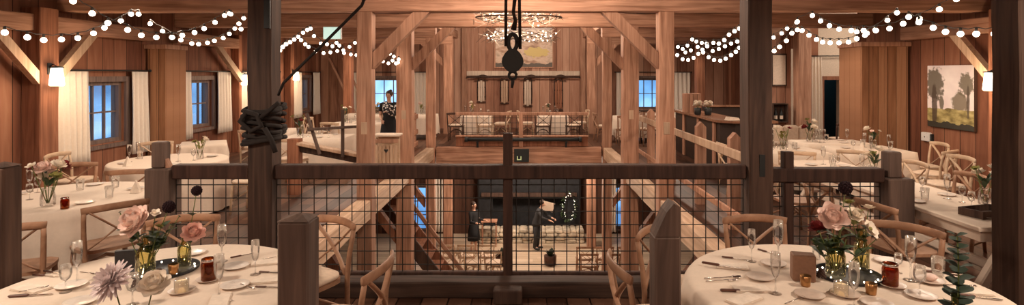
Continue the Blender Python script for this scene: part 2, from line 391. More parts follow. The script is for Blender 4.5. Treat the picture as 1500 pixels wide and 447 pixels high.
# curtains: wavy cloth with thickness on iron rods
def curtain(axis, a, u0, u1, z0, z1, label, folds=None, flare=0.0):
    n = 48; folds = folds or max(3, int((u1 - u0) / 0.12)); b = MB(); vs = []; fs = []; rows = 9
    for side in (1, -1):
        for j in range(rows):
            t = j / (rows - 1); z = z1 + (z0 - z1) * t
            for i in range(n + 1):
                s = i / n; u = u0 + (u1 - u0) * s + flare * t * (s - .5)
                q = (0.026 + 0.018 * t) * math.sin(2 * PI * folds * s + 0.6 * math.sin(3 * t + s * 5)) + 0.006 * side
                vs.append((a + q, u, z) if axis == 'x' else (u, a + q, z))
    N = (n + 1) * rows
    for j in range(rows - 1):
        for i in range(n):
            p = j * (n + 1) + i; fs.append((p, p + 1, p + n + 2, p + n + 1)); fs.append((N + p, N + p + n + 1, N + p + n + 2, N + p + 1))
    for i in range(n): p = (rows - 1) * (n + 1) + i; fs.append((p, p + 1, N + p + 1, N + p)); fs.append((i + 1, i, N + i, N + i + 1))
    for j in range(rows - 1):
        for e in (0, n): p = j * (n + 1) + e; fs.append((p, p + n + 1, N + p + n + 1, N + p))
    b.add(vs, fs, True)
    c = ((a, (u0 + u1) / 2, z0) if axis == 'x' else ((u0 + u1) / 2, a, z0))
    return tag(b.build('curtain', M['curtain'], loc=c), label, 'curtain')
def rod(axis, a, u0, u1, z, label, wall):
    b = MB(); e = (lambda u, n=a, zz=z: (n, u, zz)) if axis == 'x' else (lambda u, n=a, zz=z: (u, n, zz))
    c = e((u0 + u1) / 2); r = empty('curtain_rod', c, 0, label, 'curtain rod')
    b.tube([e(u0), e(u1)], 0.014, 8); o = b.build('pole', M['black'], r); o.matrix_parent_inverse = Matrix.Translation(-Vector(c))
    for u in (u0, u1): q = MB(); q.ball(e(u), 0.028); o = q.build('finial', M['black'], r); o.matrix_parent_inverse = Matrix.Translation(-Vector(c))
    for u in (u0 + .06, u1 - .06): q = MB(); q.tube([e(u), e(u, wall)], 0.008, 6); o = q.build('bracket', M['black'], r); o.matrix_parent_inverse = Matrix.Translation(-Vector(c))
XC = -XW + 0.12
cw = [('first window from the front', 9.1, 9.82, 10.9, 11.38, 0.52), ('second window from the front', 12.45, 12.86, 13.95, 14.6, 0.6),
      ('third window, half behind the dark post', 15.05, 15.75, 16.8, 17.5, 0.6), ('last window before the far wall', 18.5, 19.25, 20.3, 20.95, 0.6)]
for nm, a0, a1, c0, c1, zb in cw:
    curtain('x', XC, a0, a1, zb, 2.12, 'ivory curtain on the near side of the ' + nm)
    curtain('x', XC, c0, c1, zb, 2.12, 'ivory curtain on the far side of the ' + nm)
    rod('x', XC, a0 - .08, c1 + .05, 2.14, 'black iron curtain rod over the ' + nm, -XW + .001)
YC = YF - 0.12
curtain('y', YC, PX(517, YC), PX(527, YC), 0.35, 2.12, 'narrow ivory curtain by the leaning boards on the far wall')
curtain('y', YC, PX(602, YC), PX(627, YC), 0.35, 2.12, 'ivory curtain beside the person in black')
rod('y', YC, PX(515, YC), PX(629, YC), 2.14, 'black curtain rod over the far window behind the person', YF - .001)
curtain('y', YC, PX(903, YC), PX(926, YC), 0.35, 2.12, 'ivory curtain on the far wall nearest the sleds on the bar side')
curtain('y', YC, PX(988, YC), PX(1011, YC), 0.35, 2.12, 'ivory curtain on the far wall next to the bar crate')
rod('y', YC, PX(901, YC), PX(1013, YC), 2.14, 'black curtain rod over the far window near the bar', YF - .001)
ya = AY - 0.3
curtain('y', ya, PX(1187, ya), PX(1203, ya), 0.02, PZ(83, ya), 'tall ivory curtain beside the dark doorway', 4, 0.12)
rod('y', ya, PX(1186, ya), PX(1257, ya), PZ(82, ya), 'black curtain rod across the alcove by the doorway', AY - .001)
curtain('y', YC, -3.55, -3.05, ZL + .1, -1.9, 'white curtain beside the lower floor window on the window side')
curtain('y', YC, 3.0, 3.5, ZL + .1, -1.9, 'white curtain over the lower floor window on the bar side')

# ================================================================ timber frame
def post(px_sign, d, w, mat, label, z0=ZL, z1=3.108, group=None):
    return timber('timber_post', (XO + px_sign * XP, d, z0), (XO + px_sign * XP, d, z1), w, w, mat, label, 'post', group)
side_n = {-1: 'window', 1: 'bar'}
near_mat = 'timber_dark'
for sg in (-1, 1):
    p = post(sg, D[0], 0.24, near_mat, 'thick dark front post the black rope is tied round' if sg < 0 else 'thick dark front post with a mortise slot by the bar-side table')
    if sg > 0:
        q = MB(); q.box(-.028, .028, -.005, .01, -.11, .11); o = q.build('mortise', M['black'], p); o.location = (0.01, -0.123, 4 + PZ(240, D[0])); o.rotation_euler = (0, 0, 0)
    else:
        q = MB(); q.box(-.03, .03, -.012, .012, 0, .6); o = q.build('iron_strap', M['black'], p); o.location = (0.088, -0.134, 4 + PZ(43, D[0]))
nm = [None, 'second', 'third', 'fourth', 'last']
sz = [0, 0.25, 0.34, 0.25, 0.30]
for i in (1, 2, 3, 4):
    for sg in (-1, 1):
        p = post(sg, D[i], sz[i], 'timber', f'tan timber post in the {nm[i]} frame from the front, {side_n[sg]} side')
        if i <= 2:
            q = MB(); q.box(-.05, .05, -.004, .012, -.1, .1, c=.003); o = q.build('peg', M['pale_wood'], p); o.location = (0, -sz[i] / 2 - .002, 4 + PZ(187, D[1])); 
for i in range(3):
    t = timber('tie_beam', (-XW + .01, D[i], 3.26), (XW - .01, D[i], 3.26), 0.30, 0.30, 'timber', ['tan tie beam over the front posts', 'broad tan tie beam crossing above the pulley, closest in view', 'tan tie beam crossing just behind the twig chandelier'][i], 'beam')
    t['kind'] = 'thing'
for i in (3, 4):
    for sg in (-1, 1):
        t = timber('tie_beam', (sg * (XW - .01), D[i], 3.26), (XO + sg * (XP - .15), D[i], 3.26), 0.30, 0.30, 'timber', f'{nm[i]} aisle tie beam from the front, {side_n[sg]} side', 'beam'); t['kind'] = 'thing'
for sg in (-1, 1):
    t = timber('plate_beam', (XO + sg * XP, D[0] - .3, 3.56), (XO + sg * XP, YF - .01, 3.56), 0.28, 0.29, 'timber', f'long tan plate beam running away above the {side_n[sg]}-side posts', 'beam'); t['kind'] = 'thing'
# knee braces in the frames: from the post's inner face up to the beam
def brace_prism(xp, sg, run, drop, d, w, mat, label, zb=3.108):
    k = w * 1.42
    poly = [(xp, zb - drop), (xp, zb - drop + k), (xp + sg * (run - k * run / drop), zb), (xp + sg * run, zb)]
    c = Vector((xp, d, zb - drop)); b = MB(); b.prism(poly, d - w / 2, d + w / 2, 'y')
    return tag(b.build('knee_brace', M[mat], loc=c), label, 'brace')
for i, run, drop, s3 in ((1, 0.95, 0.95, 1), (2, 0.95, 0.95, 1), (4, 0.8, 0.8, -1)):
    for sg in (-1, 1):
        brace_prism(XO + sg * XP - sg * s3 * (sz[i] / 2 + .002), -sg * s3, run, drop, D[i], 0.19, 'timber', f'slanted tan knee brace of the {nm[i]} frame, {side_n[sg]} side')
# small wall posts beside the sleds
for sg in (-1, 1):
    x = sg * 2.24
    timber('wall_stud', (x, YF - .09, 0.002), (x, YF - .09, ZC - .002), 0.2, 0.17, 'timber', f'flat wall post on the far wall, {side_n[sg]} side of the sleds', 'post')
    timber('aisle_post', (sg * 5.9 if sg < 0 else 5.95, 19.0, 0.002), (sg * 5.9 if sg < 0 else 5.95, 19.0, 3.108), 0.28, 0.28, 'timber_red', f'reddish aisle post near the far wall on the {side_n[sg]} side', 'post')
# floor girders round the opening
for i in range(3):
    for sg in (-1, 1):
        t = timber('floor_girder', (XO + sg * XP, D[i] + .18, -0.16), (XO + sg * XP, D[i + 1] - .18, -0.16), 0.235, 0.318, 'pale_wood', f'pale floor girder edging the opening, {ORD[i]} span on the {side_n[sg]} side', 'girder'); t['kind'] = 'thing'
t = timber('floor_girder', (XO - 2.33, 16.0, -0.25), (XO + 2.33, 16.0, -0.25), 0.235, 0.49, 'timber', 'broad tan girder below the far railing', 'girder'); t['kind'] = 'thing'
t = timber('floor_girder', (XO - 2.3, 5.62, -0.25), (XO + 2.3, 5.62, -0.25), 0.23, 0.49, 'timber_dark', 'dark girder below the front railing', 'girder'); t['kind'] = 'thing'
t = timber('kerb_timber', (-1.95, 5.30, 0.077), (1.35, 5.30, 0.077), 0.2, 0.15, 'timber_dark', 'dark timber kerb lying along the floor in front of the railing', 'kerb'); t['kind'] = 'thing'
b = MB(); b.box(-.13, .13, -.07, .07, 0, .13, c=.01)
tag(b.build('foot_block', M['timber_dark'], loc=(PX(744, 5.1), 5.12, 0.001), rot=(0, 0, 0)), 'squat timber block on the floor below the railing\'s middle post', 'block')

# side wall posts, girts and braces
def wallpost(sg, y0, y1, dep, label, mat='timber_red', z0=0.002, z1=3.1):
    x = sg * (XW - dep / 2 - .002)
    return timber('wall_post', (x, (y0 + y1) / 2, z0), (x, (y0 + y1) / 2, z1), dep, y1 - y0, mat, label, 'post')
wallpost(-1, 8.62, 8.97, 0.30, 'wall post carrying the first sconce on the window wall')
wallpost(1, 8.62, 8.97, 0.30, 'wall post carrying the sconce beside the landscape painting')
wallpost(-1, 14.85, 15.0, 0.2, 'thin wall post before the third window'); wallpost(-1, 18.1, 18.35, 0.22, 'wall post before the last window on the window wall')
for sg in (-1, 1):
    segs = [(0.5, 8.61, 'in front of'), (8.98, 11.2 if sg > 0 else 11.4, 'behind')]
    for y0, y1, w in segs:
        t = timber('wall_girt', (sg * (XW - .115), y0, 2.87), (sg * (XW - .115), y1, 2.87), 0.19, 0.26, 'timber', f'horizontal wall beam {w} the sconce post on the {side_n[sg]} side', 'beam'); t['kind'] = 'thing'
    for s2, w in ((-1, 'leaning toward the front'), (1, 'leaning toward the far end')):
        yp = 8.61 if s2 < 0 else 8.98; k = 0.2
        poly = [(yp, 1.92), (yp, 1.92 + k), (yp + s2 * (.82 - k), 2.738), (yp + s2 * .82, 2.738)]
        b = MB(); b.prism(poly, sg * (XW - .30), sg * (XW - .195), 'x')
        tag(b.build('knee_brace', M['pale_wood'], loc=(sg * (XW - .24), yp, 1.92)), f'pale knee brace on the {side_n[sg]} side sconce post, {w}', 'brace')
t = timber('wall_girt', (-(XW - .115), 12.2, 2.87), (-(XW - .115), 14.84, 2.87), 0.19, 0.26, 'timber', 'horizontal wall beam above the second window', 'beam'); t['kind'] = 'thing'
b = MB(); b.prism([(14.84, 1.85), (14.84, 2.05), (13.85, 2.738), (13.6, 2.738)], -(XW - .30), -(XW - .195), 'x'); tag(b.build('knee_brace', M['pale_wood'], loc=(-(XW - .24), 14.84, 1.85)), 'pale knee brace rising past the second window toward the front', 'brace')
# boxed columns on both side walls
def boxcol(x0, x1, y0, y1, z1, label, cap):
    c = ((x0 + x1) / 2, (y0 + y1) / 2, 0.002); e = empty('boxed_column', c, 0, label, 'column'); e['kind'] = 'thing'
    hx, hy = (x1 - x0) / 2, (y1 - y0) / 2
    b = MB(); n = max(2, round((x1 - x0) / .22))
    for i in range(n): a0 = -hx + 2 * hx * i / n; b.box(a0 + .003, a0 + 2 * hx / n - .003, -hy, -hy + .03, 0, z1, c=.004)
    m = max(2, round((y1 - y0) / .22)); s = 1 if x0 < 0 else -1
    for i in range(m): a0 = -hy + .03 + (2 * hy - .03) * i / m; b.box(s * hx, s * (hx - .03), a0 + .003, a0 + (2 * hy - .03) / m - .003, 0, z1, c=.004)
    b.box(-hx + .035, hx - .035, -hy + .035, hy, 0, z1 - .01)
    b.build('boarding', M['column_boards'], e)
    q = MB(); q.box(-hx - .04, hx + .04, -hy - .05, hy, z1, z1 + .09, c=.008)
    q.build('cap', M['timber'], e)
    return e
boxcol(-XW + .05, -7.28, 11.45, 12.15, 2.58, 'boarded chimney box between the first two windows', 1)
boxcol(6.72, XW - .05, 11.2, 12.0, 2.62, 'broad boarded box between the painting and the alcove', 1)
b = MB(); b.box(-.6, .6, -.35, .35, 0, .42, c=.02); tag(b.build('duct_box', M['ceiling'], loc=(-6.75, 11.9, 2.72)), 'dark boxed duct above the chimney box cap', 'duct')
timber('alcove_post', (PX(1175, 14.7), 14.7, 0.002), (PX(1175, 14.7), 14.7, 3.4), 0.34, 0.3, 'timber', 'reddish post beside the tall alcove curtain', 'post')
# nearest posts at the frame's edges
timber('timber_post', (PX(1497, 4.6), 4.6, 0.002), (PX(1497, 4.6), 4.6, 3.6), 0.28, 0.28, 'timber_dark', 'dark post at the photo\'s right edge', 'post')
# ================================================================ railings
def railing(x0, x1, y, posts, label, mat, wire_step=0.127, ztop=1.15, zbot=0.06, newels=(), bottom=True, rail_h=0.14, rail_w=0.15, axis='x', zshift=0.0):
    """guard railing along x (or y) with a welded-wire panel; posts: list of (u, width, top)"""
    c = ((x0 + x1) / 2, y, 0.001) if axis == 'x' else (y, (x0 + x1) / 2, 0.001)
    e = empty('guard_railing', c, 0, label, 'railing'); L = (x1 - x0) / 2
    def bar(name, u0, u1, z, w, h, m):
        b = MB(); b.rbar((u0, 0, z) if axis == 'x' else (0, u0, z), (u1, 0, z) if axis == 'x' else (0, u1, z), w, h, n=max(1, int((u1 - u0) / .6)), jit=.003)
        o = b.build(name, M[m], e); return o
    bar('top_rail', -L, L, ztop - rail_h / 2, rail_w, rail_h, mat)
    if bottom: bar('bottom_rail', -L, L, zbot - .025, 0.06, 0.05, mat)
    b = MB(); zt = ztop - rail_h - .001; r = 0.0052
    n = max(1, int(round(2 * L / wire_step)))
    for i in range(n + 1):
        u = -L + 2 * L * i / n + (0.005 if i == 0 else -.005 if i == n else 0)
        p = ((u, -.006, zbot), (u, -.006, zt)) if axis == 'x' else ((-.006, u, zbot), (-.006, u, zt)); b.tube(p, r, 4, smooth=False)
    m = max(1, int(round((zt - zbot) / wire_step)))
    for i in range(m):
        z = zbot + (zt - zbot) * (i + .5) / m; p = ((-L, .004, z), (L, .004, z)) if axis == 'x' else ((.004, -L, z), (.004, L, z)); b.tube(p, r, 4, smooth=False)
    b.build('wire_mesh', M['wire'], e)
    for u, w, zt2 in posts:
        b = MB(); q = (u - c[0], 0) if axis == 'x' else (0, u - c[1])
        b.rbar((q[0], q[1], 0.001), (q[0], q[1], zt2), w, w, n=3, jit=.002); b.build('post', M[mat], e)
    return e
yF = D[0]; px_ = lambda px: PX(px, yF)
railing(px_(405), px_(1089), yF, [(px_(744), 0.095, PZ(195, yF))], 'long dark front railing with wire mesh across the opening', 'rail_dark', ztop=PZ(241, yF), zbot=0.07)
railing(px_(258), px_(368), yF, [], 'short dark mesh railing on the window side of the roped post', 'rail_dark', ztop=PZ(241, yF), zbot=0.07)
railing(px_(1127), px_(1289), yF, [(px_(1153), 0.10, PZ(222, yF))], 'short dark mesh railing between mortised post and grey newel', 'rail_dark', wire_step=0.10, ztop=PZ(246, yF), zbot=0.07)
def newel(px0, px1, d, py_top, label, style, mat='timber_grey', dep=None):
    w = (px1 - px0) * d / F; x = PX((px0 + px1) / 2, d); zt = PZ(py_top, d); c = (x, d, 0.002); h = w / 2; hd = (dep or w) / 2
    e = empty('newel_post', c, 0, label, 'newel post')
    b = MB(); zs = zt - (0.03 if style == 'point' else .26 if style == 'stub' else 0.17)
    n = 5; secs = []
    if style == 'stake':
        b.box(-h, h, -hd, hd, 0, zs, c=.012)
        b.prism([(-h * .96, zs), (h * .96, zs), (h * .96, zt), (h * .45, zt + .02), (-h * .1, zt - .03)], -hd * .95, hd * .95, 'y')
        b.build('shaft', M[mat], e); return e
    b.box(-h, h, -hd, hd, 0, zs, c=.012); b.build('shaft', M[mat], e)
    q = MB()
    if style == 'point':
        q.add([(-h, -hd, zs + .001), (h, -hd, zs + .001), (h, hd, zs + .001), (-h, hd, zs + .001), (h * .15, 0, zt)], [(3, 2, 1, 0), (0, 1, 4), (1, 2, 4), (2, 3, 4), (3, 0, 4)]); q.build('pyramid_top', M[mat], e)
    elif style == 'stub':
        k = h * .52; q.box(-k - h * .2, k - h * .2, -k, k, zs + .001, zt, c=.01)
        q.build('tenon', M[mat], e)
        r = MB(); r.prism([(k - h * .2 + .002, zs + .002), (k + h * .2, zs + .002), (k - h * .2 + .002, zs + .09)], -k * .5, k * .5, 'y'); r.build('wedge', M['timber'], e)
    return e
newel(222, 256.5, yF - .02, 208, 'grey newel with a stub tenon top at the window end of the front railing', 'stub')
newel(1290.5, 1328, yF - .02, 222, 'grey newel with a stub tenon top at the bar end of the front railing', 'stub')
newel(415, 460, 2.95, 312, 'grey pointed newel next to the flower-set window-side round table', 'point', 'timber_grey')
newel(955, 993, 3.3, 300, 'grey stake-topped newel next to the bar-side round table', 'stake', 'timber_grey')
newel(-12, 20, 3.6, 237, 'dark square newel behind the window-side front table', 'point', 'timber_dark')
# bar-side railing along the opening: pointed posts and one plank rail
XR = 2.74
e = empty('picket_railing', (XR, 9.6, 0.002), 0, 'plank railing with pointed posts along the bar side of the opening', 'railing')
for d, zt in ((6.75, 1.29), (7.55, 1.29), (9.0, 1.31), (10.8, 1.3), (12.5, 1.3), (14.3, 1.3), (15.7, 1.3)):
    b = MB(); b.prism([(-.075, 0), (.075, 0), (.075, zt - .08), (0, zt), (-.075, zt - .08)], -.06, .06, 'x'); o = b.build('post', M['timber'], e); o.location = (.07, d - 9.6, 0)
    b = MB(); b.prism([(-.075, 0), (.075, 0), (.075, zt - .08), (0, zt), (-.075, zt - .08)], -.06, .06, 'y'); bpy.data.objects.remove(o); o = b.build('post', M['timber'], e); o.location = (.085, d - 9.6, 0)
b = MB(); b.rbar((0, -3.6, 1.03), (0, 6.3, 1.03), .04, .125, n=8, jit=.002); b.build('rail', M['pale_wood'], e)
b = MB(); b.rbar((0, -3.6, .25), (0, 6.3, .25), .04, .1, n=8, jit=.002); b.build('lower_rail', M['timber'], e)
# window-side railing along the opening
e = empty('plank_railing', (-3.0, 12.7, 0.002), 0, 'low brown plank railing along the window side of the opening', 'railing')
for d in (13.75, 14.7, 15.8):
    b = MB(); b.rbar((-.08, d - 12.7, 0), (-.08, d - 12.7, .98), .12, .12, n=2); b.build('post', M['timber'], e)
for z, nme in ((.88, 'top_rail'), (.45, 'middle_rail'), (.12, 'lower_rail')):
    b = MB(); b.rbar((0, .95, z), (0, 3.2, z), .045, .13, n=5, jit=.003); b.build(nme, M['timber'], e)
# far railing
yf = 16.0
railing(PX(667, yf) + .01, PX(862, yf) - .01, yf, [(PX(763, yf), .11, 0.98)], 'far railing with wire mesh below the sleds', 'timber', wire_step=.16, ztop=0.985, zbot=0.33, rail_h=.09, rail_w=.1)
b = MB(); b.rbar((PX(667, yf) + .01, 0, 0), (PX(862, yf) - .01, 0, 0), .12, .3, n=4, jit=.003); tag(b.build('curb_plank', M['timber_red'], loc=(0, yf + .125, .155), rot=(0, 0, 0)), 'brown solid plank along the foot of the far railing', 'plank')
yp = 15.8; zs_ = PZ(204.5, yp); e = empty('iron_shaft', (0, yp, 0.002), 0, 'long black iron shaft in front of the far railing', 'shaft')
b = MB(); b.tube([(PX(683, yp), 0, zs_), (PX(850, yp), 0, zs_)], 0.055, 12); b.build('rod', M['black'], e)
for q in (PX(683, yp), PX(850, yp)): b = MB(); b.tube([(q - .04, 0, zs_), (q + .04, 0, zs_)], .075, 12); b.build('collar', M['black'], e)
for q in (-1.3, 1.2): b = MB(); b.box(q - .03, q + .03, .08, .12, 0, zs_ - .05); b.box(q - .03, q + .03, -.03, .12, zs_ - .1, zs_ - .055); b.build('bracket', M['black'], e)
# slanted guard rail on the window side with two poles
dg = 9.75
e = empty('slanted_guard', (PX(490, dg), dg, 0.002), 0, 'slanted pale plank guard with two thin poles by the roped post', 'guard rail')
gl = lambda px, py: Vector((PX(px, dg) - PX(490, dg), 0, PZ(py, dg) - 0.002))
b = MB(); b.rbar(gl(438, 210), gl(531, 228), .22, .06); b.build('sloping_plank', M['pale_wood'], e)
b = MB(); b.rbar(gl(438, 218) + Vector((0, .02, 0)), gl(531, 236) + Vector((0, .02, 0)), .1, .1); b.build('sloping_beam', M['timber_dark'], e)
b = MB(); b.rbar((gl(432, 203).x, .0, 0), gl(432, 203), .2, .2, n=3); b.build('post', M['timber_red'], e)
for a, c2 in (((454, 165), (473, 224)), ((506, 160), (506, 228))):
    b = MB(); b.rbar(gl(*c2) + Vector((0, -.15, 0)), gl(*a) + Vector((0, -.15, 0)), .05, .05, c=.008); b.build('pole', M['timber_grey'], e)
b = MB(); b.rbar(gl(458, 188) + Vector((0, -.2, 0)), gl(528, 184) + Vector((0, -.2, 0)), .05, .045, c=.006); b.build('cross_bar', M['timber_grey'], e)
# pale slatted counter in front of the person
dc = 12.2
e = empty('slatted_counter', (PX(566, 11.2), 11.2, .002), 0, 'pale slatted counter with a heart cut-out before the person in black', 'counter')
hx = 0.22; b = MB(); b.box(-hx - .04, hx + .04, -.05, .3, .83, .87, c=.006); b.build('top', M['cloth'], e)
b = MB()
for i in range(6): b.box(-hx + i * .075, -hx + i * .075 + .052, -.02, 0, 0.02, .66)
b.build('slat_panel', M['pale_wood'], e)
b = MB(); b.box(-hx - .02, hx + .02, -.035, -.021, .70, .78, c=.004); b.build('apron', M['timber'], e)
b = MB(); b.box(-hx, hx, .2, .24, .02, .82); b.build('back_panel', M['chair_pale'], e)
b = MB(); b.prism([(0, .50), (.045, .56), (.03, .58), (0, .565), (-.03, .58), (-.045, .56)], -.024, -.021, 'y'); b.build('heart', M['black'], e)

# ================================================================ chairs
def chair_parts(cush):
    P = []
    def part(nm, b, m): P.append((nm, b, m))
    b = MB(); n = 20; out = []
    for k in range(n):
        a = 2 * PI * k / n; q = 4.0; r = 1 / (abs(math.cos(a)) ** q + abs(math.sin(a)) ** q) ** (1 / q); out.append((.225 * r * math.cos(a) * (1.0 - .06 * math.sin(a)), .215 * r * math.sin(a)))
    b.prism(out, .435, .465, 'z'); part('seat', b, 0)
    if cush:
        b = MB(); pr = []
        for z, k in ((.466, .93), (.485, .98), (.50, .94), (.508, .80)): pr.append([(x * k, y * k - .005, z) for x, y in out])
        vs = [p for r in pr for p in r]; fs = [tuple(range(3 * n, 4 * n)), tuple(reversed(range(n)))]
        for i in range(3):
            for k in range(n): j = (k + 1) % n; fs.append((i * n + k, i * n + j, i * n + n + j, i * n + n + k))
        b.add(vs, fs, True); part('seat_cushion', b, 1)
    for s in (-1, 1):
        b = MB(); b.tube([(s * .185, -.17, .434), (s * .19, -.185, .25), (s * .197, -.2, 0)], [.021, .019, .015], 8); part('leg', b, 0)
        b = MB(); b.tube([(s * .19, .25, 0), (s * .195, .225, .25), (s * .205, .215, .45), (s * .213, .225, .62), (s * .22, .25, .76), (s * .222, .262, .83)], [.016, .018, .02, .019, .018, .017], 8); part('leg', b, 0)
    b = MB(); pts = []
    for i in range(11):
        t = -1 + i / 5; pts.append((t * .238, .255 + .055 * (1 - t * t), .85 + .018 * (1 - t * t)))
    b.tube(pts, .034, 10, flat=(.42, 1.0)); part('top_rail', b, 0)
    for s in (-1, 1):
        b = MB(); b.tube([(s * (-.19 + .38 * t), .218 + .05 * t + .035 * math.sin(PI * t) + s * .006, .475 + .36 * t) for t in [i / 8 for i in range(9)]], .017, 6, flat=(1.1, .45)); part('cross_slat', b, 0)
    b = MB(); b.tube([(-.19, -.18, .2), (-.1, -.03, .32), (0, .0, .36), (.1, .03, .32), (.193, .228, .2)], .010, 6); part('stretcher', b, 0)
    b = MB(); b.tube([(.19, -.18, .2), (.1, -.03, .31), (0, .0, .345), (-.1, .03, .31), (-.193, .228, .2)], .010, 6); part('stretcher', b, 0)
    return P
def make_chair(mat, cush, whole):
    def mk():
        P = chair_parts(cush); mats = [M[mat], M['cushion']]
        if whole:
            b = MB()
            for nm, q, mi in P: b.merge(q, mi=mi)
            return b.build('cross_back_chair', mats)
        e = empty('cross_back_chair', (0, 0, 0))
        for nm, q, mi in P: q.build(nm, mats[mi], e) if mi == 0 else q.build(nm, M['cushion'], e)
        if 0: pass
        return e
    return mk
def chair(x, y, face, label, mat='chair', cush=True, whole=False, group=None, z=0.001, s=0.99):
    """face: point the sitter looks at"""
    a = math.atan2(face[1] - y, face[0] - x) + PI / 2
    return inst(('chair', mat, cush, whole), make_chair(mat, cush, whole), (x, y, z), a, label, 'chair', group, (s * 1.13, s * 1.04, s))

# ================================================================ tables
def round_cloth(Rr, seed, zt=.76, zb=.03):
    r = random.Random(seed); n = 96; ph = [r.uniform(0, 6.28) for _ in range(4)]; b = MB(); vs = [(0, 0, zt)]; fs = []
    rings = [(Rr * .35, zt, 0), (Rr * .7, zt, 0), (Rr * .95, zt, 0), (Rr * .985, zt - .004, 0), (Rr, zt - .02, 0.02)]
    for i in range(1, 9): t = i / 8; rings.append((Rr + .008 + .03 * t, zt - .02 - (zt - .02 - zb) * t, min(1, .12 + t)))
    for R0, z, k in rings:
        for j in range(n):
            a = 2 * PI * j / n; w = .55 * math.sin(11 * a + ph[0] + .4 * math.sin(3 * a + ph[1])) + .35 * math.sin(17 * a + ph[2]) + .25 * math.sin(5 * a + ph[3])
            q = R0 + k * .045 * w; vs.append((q * math.cos(a), q * math.sin(a), z))
    for j in range(n): fs.append((0, 1 + j, 1 + (j + 1) % n))
    for i in range(len(rings) - 1):
        for j in range(n): p = 1 + i * n; m = (j + 1) % n; fs.append((p + j, p + n + j, p + n + m, p + m))
    b.add(vs, fs, True); return b
def round_table(x, y, Rr, label, seed, zb=.03):
    e = empty('round_table', (x, y, .001), 0, label, 'table')
    round_cloth(Rr, seed, zb=zb).build('tablecloth', M['cloth'], e)
    b = MB(); b.lathe([(Rr * .93, .70), (Rr * .95, .71), (Rr * .95, .735), (Rr * .93, .74)], 32); b.build('table_top', M['timber'], e)
    b = MB(); b.lathe([(.3, 0), (.28, .03), (.06, .08), (.05, .66), (.15, .695)], 16); b.build('pedestal', M['timber'], e)
    return e
def square_table(x, y, w, d, label, seed=0, rz=0.0, drop=.45, kind='cloth_covered_table', mat='cloth'):
    e = empty(kind, (x, y, .001), rz, label, 'table'); r = random.Random(seed)
    n = 64; b = MB(); vs = [(0, 0, .76)]; fs = []
    def edge(k):
        t = 4 * k / n; s = int(t); u = t - s
        P = [(-1, -1), (1, -1), (1, 1), (-1, 1)]; a, c = P[s % 4], P[(s + 1) % 4]; return ((a[0] + (c[0] - a[0]) * u) * w / 2, (a[1] + (c[1] - a[1]) * u) * d / 2, u)
    ph = r.uniform(0, 6)
    for i in range(7):
        for k in range(n):
            ex, ey, u = edge(k)
            if i == 0: vs.append((ex * .97, ey * .97, .76))
            else:
                t = (i - 1) / 5; L = math.hypot(ex, ey); corner = abs(u - .5) * 2; q = .01 + t * (.02 + .03 * math.sin(k * 1.9 + ph) + .05 * corner ** 6)
                vs.append((ex * (1 + q / L * 1.0) , ey * (1 + q / L), .755 - drop * t - (t * .08 * corner ** 8)))
    for k in range(n): fs.append((0, 1 + k, 1 + (k + 1) % n))
    for i in range(6):
        for k in range(n): p = 1 + i * n; m = (k + 1) % n; fs.append((p + k, p + n + k, p + n + m, p + m))
    b.add(vs, fs, True); b.build('tablecloth', M[mat], e)
    b = MB(); b.box(-w / 2 * .95, w / 2 * .95, -d / 2 * .95, d / 2 * .95, .71, .745); b.build('table_top', M['timber'], e)
    for sx in (-1, 1):
        for sy in (-1, 1): b = MB(); b.rbar((sx * w * .42, sy * d * .42, 0), (sx * w * .42, sy * d * .42, .70), .06, .06); b.build('leg', M['timber_dark'], e)
    return e

